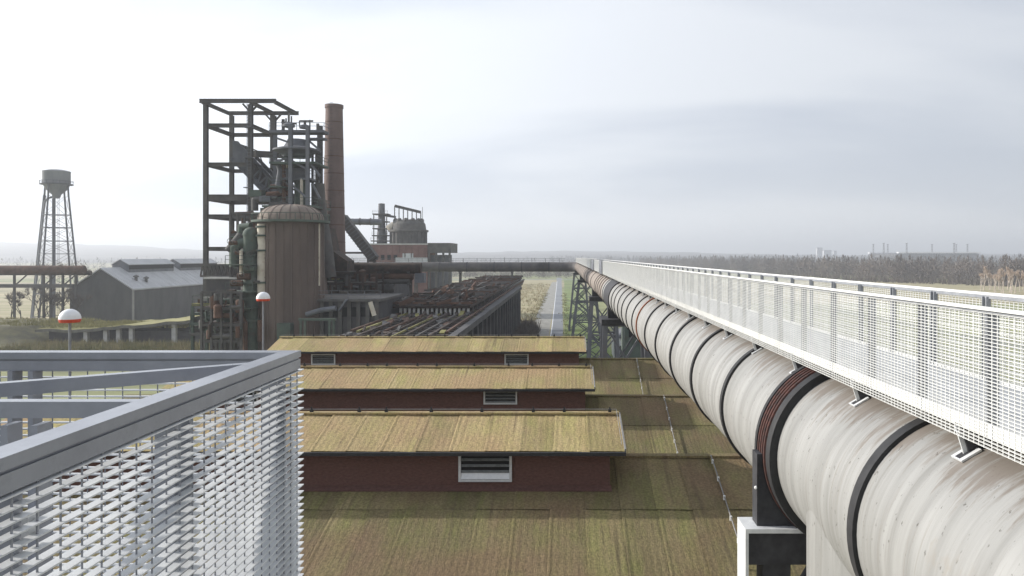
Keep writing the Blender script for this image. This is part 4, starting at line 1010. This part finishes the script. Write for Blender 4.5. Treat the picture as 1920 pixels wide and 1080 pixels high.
# green pipe columns and valves left of the stove
def pipe_stack():
    d = 98.0; u = d / F; zp = lambda y: Z(y, d)
    t = thing('valve_stack', 'tangle of green valve columns and elbows left of the brown stove', 'pipework', (X(468, d), d, GZ))
    part(MB().tube((X(470, d), d, GZ), (X(470, d), d, zp(440)), .95, 16), 'column', 'steel_g', t, True)
    part(MB().ball((X(470, d), d, zp(440)), 1.0, 16, 8), 'cap', 'steel_g', t, True)
    part(MB().tube((X(452, d), d + 1.5, GZ), (X(452, d), d + 1.5, zp(455)), .6, 14), 'column', 'steel_d', t, True)
    part(MB().path([px(452, 455, d + 1.5), px(452, 425, d + 1.5), px(470, 423, d + 1)], .42, 12), 'elbow', 'steel_g', t, True)
    part(MB().path([px(440, 500, d), px(440, 465, d), px(452, 455, d), px(470, 452, d)], .65, 12), 'elbow', 'steel_g', t, True)
    part(MB().path([px(428, 470, d), px(452, 440, d)], .5, 10), 'elbow', 'steel_d', t, True)
    part(MB().tube(px(452, 520, d - 1.2), px(452, 470, d - 1.2), .22, 8), 'thin_pipe', 'cream', t, True)
    part(MB().path([px(452, 570, d - 1.5), px(452, 590, d - 1.5), px(460, 606, d - 1.5), px(460, 650, d - 1.5), px(460, 720, d - 1.5)], .3, 10), 'thin_pipe', 'rust', t, True)
    part(MB().tube(px(488, 640, d - 2), px(488, 600, d - 2), .35, 10), 'hydrant_pipe', 'rust', t, True)
    for y_ in (470, 505, 530, 560, 600):
        part(MB().lathe((X(470, d), d, zp(y_)), [(.95, -.15), (1.3, -.15), (1.3, .15), (.95, .15)], 16), 'flange', 'steel_g', t)
    for i in range(9):
        p = px(random.uniform(436, 482), random.uniform(450, 600), d - random.uniform(.5, 1.6)); s_ = random.uniform(.35, .8)
        part(MB().tube(p - Vector((s_, 0, 0)), p + Vector((s_, 0, 0)), s_ * .55, 10), 'valve_body', random.choice(('steel_g', 'steel_d', 'rust')), t, True)
        part(MB().tube(p, p + Vector((0, -.9, .2)), .09, 6).lathe(p + Vector((0, -.9, .2)), [(.34, -.03), (.4, 0), (.34, .03)], 10, 'y'), 'handwheel', 'steel_d', t)
    for y_ in (495, 545, 575):
        o = part(MB().box(X(436, d), X(486, d), d - 2.2, d + 1, zp(y_) - .15, zp(y_)), 'platform', 'steel_g', t); railing(o, [(X(436, d), d - 2.1), (X(486, d), d - 2.1)], zp(y_), 'steel_g')
pipe_stack()

# cast house on the far left of the furnace
def cast_house():
    d = 104.0; u = d / F; zp = lambda y: Z(y, d); x0, x1 = X(374, d), X(447, d)
    t = thing('cast_house', 'dark derelict cast house with mossy green decks and pale coping', 'building', ((x0 + x1) / 2, d, GZ))
    part(MB().box(x0, x1, d + 2, d + 14, zp(562), zp(524)), 'upper_wall', 'concd', t)
    part(MB().box(x0 - .3, x1 + .2, d + 1.7, d + 14.2, zp(524) + .003, zp(520.5)), 'coping', 'conc_w', t)
    part(MB().box(x0 + .6, x1 - .4, d + 1.8, d + 13, GZ, zp(562) - .003), 'lower_wall', 'concd', t)
    for k, y_ in enumerate((568, 585, 603, 622)):
        o = part(MB().box(x0 - .5, x1 + .5, d - 1.2 - .3 * k, d + 1.75, zp(y_) - .35, zp(y_)), 'deck', ('moss', 'steel_g', 'steel_g', 'steel_d')[k], t)
        railing(o, [(x0 - .4, d - 1.1 - .3 * k), (x1 + .4, d - 1.1 - .3 * k)], zp(y_), 'steel_g')
    for xx in np.linspace(x0 - .2, x1 + .2, 4): part(MB().ibeam((xx, d - 1.5, GZ), (xx, d - 1.5, zp(568) - .35), .35, .35), 'post', 'steel_g', t)
    for i in range(46):
        p = Vector((random.uniform(x0, x1), d - random.uniform(-.8, 1.0), zp(random.choice((568, 585, 603, 622))) + .02)); s_ = random.uniform(.3, .8)
        part(MB().box(p.x - s_, p.x + s_, p.y - .4, p.y + .4, p.z, p.z + s_ * 1.1), 'crate', random.choice(('steel_g', 'rust', 'steel_d', 'conc')), t)
    # lattice girder lying on the roof
    a, b = px(376, 497, d + 4), px(436, 497, d + 4); lo = Vector((0, 0, -1.6)); g = MB()
    for o in (Vector(), lo): g.bar(a + o, b + o, .3)
    n = 8
    for i in range(n): g.bar(a.lerp(b, i / n) + lo, a.lerp(b, (i + .5) / n), .18).bar(a.lerp(b, (i + .5) / n), a.lerp(b, (i + 1) / n) + lo, .18)
    part(g, 'lattice_girder', 'steel_d', t, kind='stuff')
    part(MB().box(a.x + .3, b.x, d + 5, d + 9, zp(519), zp(500)), 'roof_house', 'steel_d', t)
cast_house()

# ================================================================== brick chimney
def chimney():
    d = 127.0; u = d / F; c = px(626.5, 480, d); zp = lambda y: Z(y, d)
    t = thing('brick_chimney', 'tall tapering red-brown brick chimney rising beside the blast furnace', 'chimney', (c.x, d, GZ))
    rb = 25 * u; rt = 15.6 * u; zt = zp(203); f = lambda z: rb + (rt - rb) * (z - GZ) / (zt - GZ)
    part(MB().lathe((c.x, d, 0), [(rb, GZ), (f(0), 0), (rt, zt)], 40), 'stack', 'chim', t, True)
    part(MB().lathe((c.x, d, 0), [(rt, zt), (rt + .12, zt), (rt + .12, zp(197)), (rt - .45, zp(197)), (rt - .45, zt - 3)], 40), 'crown', 'chim', t)
    hb = MB().lathe((0, 0, 0), [(1, -.06), (1.012, -.06), (1.012, .06), (1, .06)], 40).mesh('iron_band', 'rust')
    for y_ in (230, 262, 294, 326, 358, 390, 422, 454):
        o = shared(hb, 'iron_band', t, (c.x, d, zp(y_))); s_ = f(zp(y_)) * 1.002; o.scale = (s_, s_, 1)
    ld = MB()
    for i in range(70):
        z = GZ + 4 + i * .62; r_ = f(z) + .12; ld.bar((c.x - .25, d - r_, z), (c.x + .25, d - r_, z), .05)
    part(ld, 'rungs', 'steel_d', t, kind='stuff')
chimney()

# inclined conveyor and high pipe between chimney and second furnace
def conveyor():
    d = 142.0; a = px(642, 408, d); b = px(702, 486, d)
    t = thing('inclined_conveyor', 'inclined grey conveyor gallery leaning from the chimney to the brick house', 'conveyor', (b.x, d, b.z)); 
    part(MB().bar(a, b, 2.2, 1.7), 'gallery', 'steel_d', t)
    nrm = (b - a).normalized(); up = Vector((-nrm.z, 0, nrm.x))
    for i in range(15):
        p = a.lerp(b, (i + .5) / 15); part(MB().bar(p + up * .95 + Vector((0, -1.12, 0)), p - up * .95 + Vector((0, -1.12, 0)), .14, .14), 'rib', 'steel_b', t)
    part(MB().ibeam((b.x, d, GZ), (b.x, d, b.z), .5, .5), 'support_leg', 'steel_d', t)
    t2 = thing('high_pipe', 'straight grey pipe spanning from the chimney to the stacked tower', 'pipe', (X(680, 200), 200, Z(416, 200)))
    part(MB().tube(px(636, 415, 200), px(716, 416.5, 200), .85, 14), 'pipe', 'steel_b', t2, True)
    for x_ in (655, 675, 695): part(MB().lathe(px(x_, 415.6, 200), [(.85, -.12), (1.0, -.12), (1.0, .12), (.85, .12)], 14, 'x'), 'flange', 'steel_d', t2)
    t3 = thing('pipe_gantry', 'thin horizontal pipe gantry between the chimney foot and conveyor', 'pipe gantry', (X(660, 150), 150, GZ))
    part(MB().bar(px(636, 474, 150), px(694, 474, 150), .5, .4), 'beam', 'steel_d', t3)
    for x_ in (640, 690): part(MB().ibeam((X(x_, 150), 150, GZ), (X(x_, 150), 150, Z(475, 150)), .35, .35), 'post', 'steel_d', t3)
conveyor()

# ================================================================== second furnace group far behind
def second_furnace():
    d = 262.0; u = d / F; zp = lambda y: Z(y, d)
    x0, x1, x2 = X(694, d), X(801, d), X(845, d)
    t = thing('furnace_house', 'red brick furnace house with pale parapet and open annex', 'building', ((x0 + x2) / 2, d, GZ))
    part(MB().box(x0, x1, d, d + 18, GZ, zp(459)), 'wall', 'redbrick', t)
    part(MB().box(x0 - .2, x1 + .2, d - .2, d + 18.2, zp(459) + .003, zp(456.5)), 'parapet', 'conc_w', t)
    part(MB().box(x1 + .003, x2, d + .5, d + 17, zp(474), zp(455.5)), 'annex', 'steel_d', t)
    for xx in (x1 + .5, x1 + 3, x1 + 5.5, x2 - .5): part(MB().box(xx - .35, xx + .35, d + .6, d + 1.3, GZ, zp(474)), 'annex_column', 'steel_d', t)
    part(MB().box(x1 + .5, x2 - .3, d + 4, d + 5, GZ, zp(478)), 'annex_back', 'steel_b', t)
    part(MB().box(X(755, d), X(775, d), d - .25, d - .01, zp(490), zp(475)), 'pale_door', 'panel', t)
    part(MB().box(X(742, d), X(802, d), d - .35, d - .26, zp(492), zp(483)), 'pale_panel', 'panel', t)
    for xx in np.linspace(x0 + 1, x1 - 1, 9): part(MB().box(xx - .2, xx + .2, d - .25, d - .003, GZ, zp(460)), 'pilaster', 'redbrick', t)
    for xx in np.linspace(x0 + 2.2, x1 - 2.2, 8)[:4]: part(MB().box(xx - .6, xx + .6, d - .06, d - .004, zp(487), zp(478)), 'window', 'black', t)
    # drum furnace on the roof line
    dd = d + 9; cx2 = X(766, dd); zq = lambda y: Z(y, dd); uu = dd / F
    t2 = thing('drum_furnace', 'dark ribbed drum furnace under a slanting crane rail behind the brick parapet', 'blast furnace', (cx2, dd, zp(459)))
    r = 33 * uu
    part(MB().lathe((cx2, dd, 0), [(r, zp(459) - .2), (r, zq(436)), (r * 1.12, zq(435)), (r * 1.12, zq(431.5)), (r, zq(431)), (r * .94, zq(420)), (r * .8, zq(413)), (.05, zq(411))], 30), 'drum', 'steel_d', t2)
    for i in range(22):
        a = 2 * math.pi * i / 22; part(MB().bar((cx2 + r * 1.02 * math.cos(a), dd + r * 1.02 * math.sin(a), zp(459)), (cx2 + r * 1.02 * math.cos(a), dd + r * 1.02 * math.sin(a), zq(436)), .35), 'rib', 'steel_d', t2)
    for i in range(12):
        a = 2 * math.pi * i / 12; p = Vector((cx2 + r * .75 * math.cos(a), dd + r * .75 * math.sin(a), zq(414)))
        part(MB().ball(p, .9, 8, 5), 'bleeder_valve', 'steel_d', t2, True)
    part(MB().tube((X(731, dd), dd - 3, zq(430)), (X(741, dd), dd - 2, zq(422)), 1.3, 12), 'side_duct', 'cream', t2, True)
    a, b = px(740, 386, dd), px(789, 398, dd)
    part(MB().ibeam(a, b, .9, 1.0), 'crane_rail', 'steel_d', t2)
    for i in range(7):
        p = a.lerp(b, i / 6); part(MB().bar(p, Vector((p.x, p.y, zq(414))), .3), 'hanger', 'steel_d', t2)
    part(MB().bar((b.x + .6, dd, zq(415)), (b.x + .6, dd, zq(388)), .16), 'mast', 'steel_d', t2)
    # stacked tower
    xt = X(715.5, dd)
    t3 = thing('stacked_tower', 'narrow tower with stacked galleries left of the drum furnace', 'tower', (xt, dd, zp(459)))
    part(MB().lathe((xt, dd, 0), [(9 * uu, zp(459) - .2), (8.5 * uu, zq(440)), (7 * uu, zq(425)), (6.3 * uu, zq(404)), (6 * uu, zq(382)), (.05, zq(381))], 18), 'body', 'steel_b', t3, True)
    for y_, w_ in ((403, 14), (417, 13), (430, 14), (443, 15), (453, 17)):
        o = part(MB().box(xt - w_ * uu, xt + w_ * uu, dd - 2.6, dd + 2.6, zq(y_), zq(y_) + .4), 'gallery', 'steel_d', t3); railing(o, [(xt - w_ * uu, dd - 2.5), (xt + w_ * uu, dd - 2.5)], zq(y_) + .4, 'steel_d')
    part(MB().bar(px(716, 403, dd), px(742, 407, dd), .8, .8), 'duct', 'steel_d', t3)
    for s in (-12, 12): part(MB().bar((xt + s * uu, dd - 2, zp(459)), (xt + s * uu, dd - 2, zq(403)), .3), 'post', 'steel_d', t3)
second_furnace()

# ================================================================== ore bunkers and rusty conveyors between hall and furnace
def ore_bunkers():
    x0, x1 = -24.2, -11.9; y0, y1 = 74.0, 205.0; zt = -8.6
    t = thing('ore_bunker', 'long dark ore bunker with rails on its deck, running away beside the road', 'ore bunker', ((x0 + x1) / 2, y0, GZ))
    part(MB().box(x0, x1, y0, y1, GZ, zt), 'body', 'concd', t)
    for yy in np.arange(y0 + 2, y1, 6.0): part(MB().box(x1, x1 + .5, yy, yy + 1.0, GZ, zt - .5), 'buttress', 'concd', t)
    part(MB().box(x1 - .1, x1 + .7, y0, y1, zt - .5, zt + .25), 'edge_beam', 'concd', t)
    for xx, m in ((-23.6, 'rust'), (-22.5, 'moss'), (-21.3, 'rustd'), (-20.1, 'rust'), (-18.9, 'rustd'), (-17.6, 'moss'), (-16.4, 'rustd'), (-15.2, 'steel_d'), (-14.0, 'rustd'), (-12.9, 'rust')):
        part(MB().bar((xx + random.uniform(-.3, .3), y0 + random.uniform(.2, 9), zt + .22), (xx + random.uniform(-.5, .5), y1 - .5, zt + .25), random.uniform(.14, .3), random.uniform(.2, .4)), 'rail', m, t)
    for yy in np.arange(y0 + 2, y0 + 45, 2.1): part(MB().bar((x0 + .3, yy + random.uniform(-.5, .5), zt + .06), (x1 - .4, yy + random.uniform(-.5, .5), zt + .07), .5, .12), 'sleeper', random.choice(('rustd', 'concd', 'rustd', 'soil')), t)
    for _ in range(60):
        p = Vector((random.uniform(x0 + 1, x1 - 1), random.uniform(y0 + 1, y0 + 36), zt + .15)); l_ = random.uniform(.5, 2.4)
        part(MB().bar(p, p + Vector((random.uniform(-.5, .5), l_, random.uniform(0, .5))), random.uniform(.15, .7), random.uniform(.08, .3)), 'debris_beam', random.choice(('rust', 'rustd', 'concd', 'moss', 'steel_d')), t)
    # raised conveyor deck
    c = thing('conveyor_deck', 'rust-brown collapsed conveyor deck on pale posts above the ore bunker', 'conveyor', (-21, 108, zt))
    zd = -7.2; a0, a1 = -25.5, -13.4; b0, b1 = 108.0, 246.0
    part(MB().box(a0, a1, b0, b1, zd - .35, zd), 'deck', 'rustd', c)
    for xx in np.linspace(a0 + .3, a1 - .3, 11):
        part(MB().bar((xx, b0 - .4, zd + random.uniform(.15, .5)), (xx + random.uniform(-.4, .4), b1, zd + random.uniform(.2, .6)), random.uniform(.2, .5), random.uniform(.25, .6)), 'girder', random.choice(('rust', 'rustd', 'rust', 'steel_d')), c)
    for yy in np.arange(b0, b1, 2.6):
        part(MB().bar((a0 - .3, yy, zd + random.uniform(.3, .9)), (a1 + .4, yy + random.uniform(-.8, .8), zd + random.uniform(.3, .9)), .25, .3), 'cross_beam', random.choice(('rust', 'rustd', 'steel_d')), c)
    for _ in range(110):
        s_ = random.uniform(.3, 1.1); p = Vector((random.uniform(a0 + 1, a1 - 1), b0 + (b1 - b0) * random.random() ** 1.4, zd))
        part(MB().bar(p + Vector((-s_, random.uniform(-2, 2), .2)), p + Vector((s_, random.uniform(-2, 2), random.uniform(.3, 1.5))), .3, random.uniform(.2, .8)), 'scrap_plate', random.choice(('rust', 'rustd', 'steel_d', 'rust')), c)
    for xx in np.linspace(a0 + 2, a1 - .3, 16): part(MB().box(xx - .16, xx + .16, b0 + .2, b0 + .6, zt + .02, zd - .35), 'post', 'conc_w', c)
    for yy in np.arange(b0 + 6, b1, 5): part(MB().box(a1 - .5, a1 - .2, yy, yy + .4, zt + .02, zd - .35), 'post', 'steel_d', c)
    for k in range(4):
        part(MB().tube((a1 - 1.2 - k * .0 + .3 * k, b0 + 40 + 4 * k, zd - 1 - .7 * k), (a1 + .6 - .2 * k, b1, zd - .6 - .5 * k), .3, 8), 'side_pipe', 'rust' if k % 2 else 'steel_d', c, True)
ore_bunkers()

# pump house and pipe rack right of the stove
def pump_house():
    d = 98.0; zp = lambda y: Z(y, d)
    t = thing('pump_house', 'low dark flat-roofed pump house between stove and ore bunker', 'building', (X(640, d), d, GZ))
    part(MB().box(X(556, d), X(704, d), d + 2, d + 16, GZ, zp(567)), 'wall', 'concd', t)
    o = part(MB().box(X(552, d), X(708, d), d + 1.5, d + 16.4, zp(567) + .003, zp(562)), 'roof', 'steel_d', t); railing(o, [(X(552, d), d + 1.7), (X(708, d), d + 1.7)], zp(562), 'steel_b')
    for xx in np.linspace(X(560, d), X(700, d), 9): part(MB().box(xx - .25, xx + .25, d + 1.7, d + 2 - .003, GZ, zp(567)), 'pilaster', 'steel_d', t)
    for xx in np.linspace(X(570, d), X(690, d), 8): part(MB().box(xx - .5, xx + .5, d + 1.9, d + 1.99, zp(596), zp(578)), 'window', 'black', t)
    st_ = MB(); a = px(636, 582, d + 1), px(650, 562, d + 1)
    part(MB().bar(a[0], a[1], .8, .2), 'stair', 'steel_b', t)
    part(MB().path([px(574, 590, d), px(600, 582, d), px(630, 578, d)], .35, 10), 'duct', 'steel_b', t, True)
    part(MB().path([px(694, 566, d - .5), px(702, 592, d - .5)], .3, 8), 'downpipe', 'cream', t, True)
    f = thing('portal_frame', 'slim grey-green portal frame standing in front of the pump house', 'steel frame', (X(594, 92), 92, GZ))
    for x_ in (564, 572, 618, 626): part(MB().ibeam((X(x_, 92), 92, GZ), (X(x_, 92), 92, Z(601, 92)), .26, .26), 'post', 'steel_g', f)
    part(MB().bar(px(560, 599, 92), px(630, 599, 92), .3, .3), 'beam', 'steel_g', f)
    r = thing('pipe_rack', 'stack of horizontal rusty pipes on posts running right from the stove', 'pipe rack', (X(690, 122), 122, GZ))
    d = 122.0
    for (y_, rr, xa, xb, m) in ((503, .9, 606, 790, 'rustd'), (518, .55, 606, 775, 'rust'), (527, .45, 610, 768, 'steel_d'), (540, .7, 606, 740, 'steel_d'), (551, .4, 610, 720, 'steel_g')):
        part(MB().tube(px(xa, y_, d), px(xb, y_, d), rr, 12), 'pipe', m, r, True)
    part(MB().box(X(606, d), X(652, d), d - 1.2, d + 1.2, Z(495, d), Z(493.5, d)), 'walk_plate', 'moss', r); part(MB().box(X(606, d), X(640, d), d - 1.5, d - .8, Z(524, d), Z(522, d)), 'walk_plate', 'moss', r)
    for x_ in (612, 650, 690, 730, 768):
        xx = X(x_, d); part(MB().ibeam((xx, d + .9, GZ), (xx, d + .9, Z(497, d)), .4, .4), 'post', 'steel_d', r)
        for y_ in (511, 533): part(MB().bar((xx, d - 1.2, Z(y_, d)), (xx, d + 1.2, Z(y_, d)), .3), 'arm', 'steel_d', r)
    part(MB().box(X(780, d), X(797, d), d - 1, d + 1, Z(530, d), Z(512, d)), 'switch_cabinet', 'steel_b', r)
    # back wall of the plant behind the rack
    b = thing('bunker_hall', 'dark derelict hall behind the pipe rack at the foot of the chimney', 'building', (X(660, 134), 134, GZ))
    part(MB().box(X(598, 134), X(735, 134), 132, 150, GZ, Z(520, 134)), 'wall', 'concd', b)
    part(MB().box(X(596, 134), X(737, 134), 131.6, 150.4, Z(520, 134) + .003, Z(517, 134)), 'roof', 'rustd', b)
    for x_ in range(606, 735, 14): part(MB().box(X(x_, 134), X(x_ + 2, 134), 131.7, 131.997, GZ, Z(521, 134)), 'pilaster', 'steel_d', b)
pump_house()

def clutter(name, label, d, xa, xb, ya, yb, n, mats):
    """open steel staging hung with ducts, tanks and braces"""
    t = thing(name, label, 'steel staging', (X((xa + xb) / 2, d), d, GZ))
    xs = np.linspace(X(xa, d), X(xb, d), 5)
    for xx in xs:
        for y in (d, d + 4): part(MB().ibeam((xx, y, GZ), (xx, y, Z(ya, d)), .28, .28), 'post', mats[0], t)
    for y_ in np.linspace(ya, yb, 4):
        for y in (d, d + 4): part(MB().ibeam((xs[0], y, Z(y_, d)), (xs[-1], y, Z(y_, d)), .22, .3), 'beam', mats[0], t)
        if random.random() < .6: part(MB().box(xs[0], xs[random.choice((2, 3, 4))], d + .2, d + 3.8, Z(y_, d) + .16, Z(y_, d) + .26), 'floor_plate', mats[1], t)
    for i in range(n):
        x0_ = random.uniform(xa, xb); y0_ = random.uniform(ya, yb); k = random.random(); dd = d + random.uniform(-.6, 3); m_ = random.choice(mats)
        if k < .35:
            part(MB().tube(px(x0_, y0_, dd), px(min(xb, x0_ + random.uniform(10, 40)), y0_ + random.uniform(-2, 2), dd), random.uniform(.12, .45), 10), 'duct', m_, t, True)
        elif k < .6:
            part(MB().tube(px(x0_, y0_, dd), px(x0_, y0_ + random.uniform(8, 30), dd), random.uniform(.1, .3), 8), 'downpipe', m_, t, True)
        elif k < .8:
            p = px(x0_, y0_, dd); q = random.uniform(.4, .9); part(MB().tube(p - Vector((0, 0, q)), p + Vector((0, 0, q)), q * .7, 14).ball(p + Vector((0, 0, q)), q * .7, 14, 6, .5), 'tank', m_, t, True)
        else:
            part(MB().bar(px(x0_, y0_, dd), px(x0_ + random.uniform(-14, 14), y0_ + random.uniform(8, 18), dd), .16), 'brace', m_, t)
    return t
clutter('steel_staging', 'dark steel staging crowded with ducts in front of the cast house', 95, 378, 452, 548, 640, 46, ('steel_d', 'rustd', 'steel_g', 'rust', 'steel_d'))
clutter('steel_staging', 'rusty pipe staging standing on the pump house side of the stove', 115.5, 604, 706, 512, 572, 52, ('rustd', 'steel_d', 'steel_g', 'rust', 'steel_b'))
clutter('steel_staging', 'high pipe staging squeezed between hoist frame and brown stove', 106, 432, 486, 400, 520, 40, ('steel_d', 'steel_g', 'steel_d', 'rust', 'steel_b'))

# ================================================================== small things by the road, far stadium, distant blocks
def workshop():
    t = thing('white_workshop', 'small white-walled workshop under the pipe beyond the brick hall', 'shed', (13.5, 155, GZ))
    part(MB().box(10.5, 17, 150, 160, GZ, GZ + 4.5), 'wall', 'white', t)
    part(MB().prism([(10.1, GZ + 4.5), (17.4, GZ + 4.5), (13.75, GZ + 6.2)], 149.6, 160.4), 'roof', 'steel_b', t)
    part(MB().box(11.5, 13.5, 149.9, 149.99, GZ, GZ + 3), 'door', 'steel_g', t); part(MB().box(14.6, 16.2, 149.9, 149.99, GZ + 1.4, GZ + 3), 'window', 'black', t)
    t = thing('green_kiosk', 'square green equipment house behind the first pipe trestle', 'shed', (12.5, 118, GZ))
    part(MB().box(9.5, 15.5, 115, 121, GZ, -9.8), 'wall', 'steel_g', t); part(MB().box(9.2, 15.8, 114.7, 121.3, -9.8 + .003, -9.4), 'roof', 'conc', t)
    part(MB().box(10, 11.4, 114.9, 114.99, GZ, GZ + 2.4), 'door', 'steel_d', t)
    for i in range(3): part(MB().box(10.2 + 1.8 * i, 11.4 + 1.8 * i, 114.9, 114.99, -12.5, -11), 'window', 'black', t)
workshop()
def stadium():
    d = 2000.0; xa, xb = X(1658, d), X(1798, d); cxs = (xa + xb) / 2
    t = thing('stadium', 'distant hazy stadium with roof masts above the woods', 'stadium', (cxs, d, GZ))
    w_ = (xb - xa) / 2
    for s, y_ in ((0, d - 90), (1, d + 90)):
        part(MB().add([(xa, y_, GZ), (xb, y_, GZ), (xb, y_, 7), (xa, y_, 7), (xa + 14, y_ + (60 if s == 0 else -60), GZ), (xb - 14, y_ + (60 if s == 0 else -60), GZ), (xb - 14, y_ + (60 if s == 0 else -60), 2), (xa + 14, y_ + (60 if s == 0 else -60), 2)],
             [(0, 1, 2, 3), (7, 6, 5, 4), (3, 2, 6, 7), (0, 3, 7, 4), (1, 5, 6, 2)]), 'stand', 'concd', t)
        part(MB().box(xa - 5, xb + 5, y_ - 6, y_ + 6, 7.01, 10), 'stand_roof', 'white', t)
    for xx in (xa, xb): part(MB().box(xx - 8, xx + 8, d - 84, d + 84, GZ, 6), 'end_stand', 'concd', t)
    for x_, dy in ((1637.5, 60), (1657, -96), (1664.5, 96), (1700, -96), (1747.5, 96), (1789, -96), (1814, 60), (1793, 96)):
        p = Vector((X(x_, d + dy), d + dy, 0)); m_ = MB()
        for s in (-1, 1): m_.bar((p.x + s * 2.2, p.y, GZ), (p.x + s * .9, p.y, 33), .9)
        for k in range(6): m_.bar((p.x - 2, p.y, GZ + 5 + 8 * k), (p.x + 2, p.y, GZ + 9 + 8 * k), .6)
        m_.bar((p.x - 3.5, p.y, 32), (p.x + 3.5, p.y, 33), 1.0)
        part(m_, 'roof_mast', 'steel_d', t, kind='stuff')
stadium()
for (x_, y_, w_, h_, d_, lab) in ((1537, 474, 10, 9, 2900, 'tallest of the pale far-off blocks left of the stadium'), (1552, 476, 14, 6, 2950, 'broad low pale block on the horizon left of the stadium'), (1566, 476, 6, 5, 3000, 'narrow pale block on the horizon nearest the stadium'), (1345, 493, 14, 5, 1300, 'lone pale farm building in the woods beyond the footbridge')):
    p = px(x_, y_, d_); ww = w_ * d_ / F / 2; hh = h_ * d_ / F
    t = thing('far_building', lab, 'building', (p.x, d_, GZ))
    part(MB().box(p.x - ww, p.x + ww, d_, d_ + ww * 1.2, GZ, p.z + hh), 'wall', 'panel', t); part(MB().box(p.x - ww * 1.03, p.x + ww * 1.03, d_ - 1, d_ + ww * 1.25, p.z + hh + .01, p.z + hh + 1.4), 'roof', 'steel_b', t)

# ================================================================== haze
hz = bpy.data.materials.new('haze'); hz.use_nodes = True; N, K = nodes(hz); N.clear()
o_ = N.new('ShaderNodeOutputMaterial'); pv = N.new('ShaderNodeVolumePrincipled'); pv.inputs['Density'].default_value = .00036; pv.inputs['Color'].default_value = (.92, .955, 1.0, 1); pv.inputs['Anisotropy'].default_value = .3
K.new(pv.outputs[0], o_.inputs['Volume'])
M['haze'] = hz
hb = MB().box(-9200, 9200, -800, 9200, GZ - 1.5, 120); ho = struct(hb, 'haze', 'haze', kind='stuff')
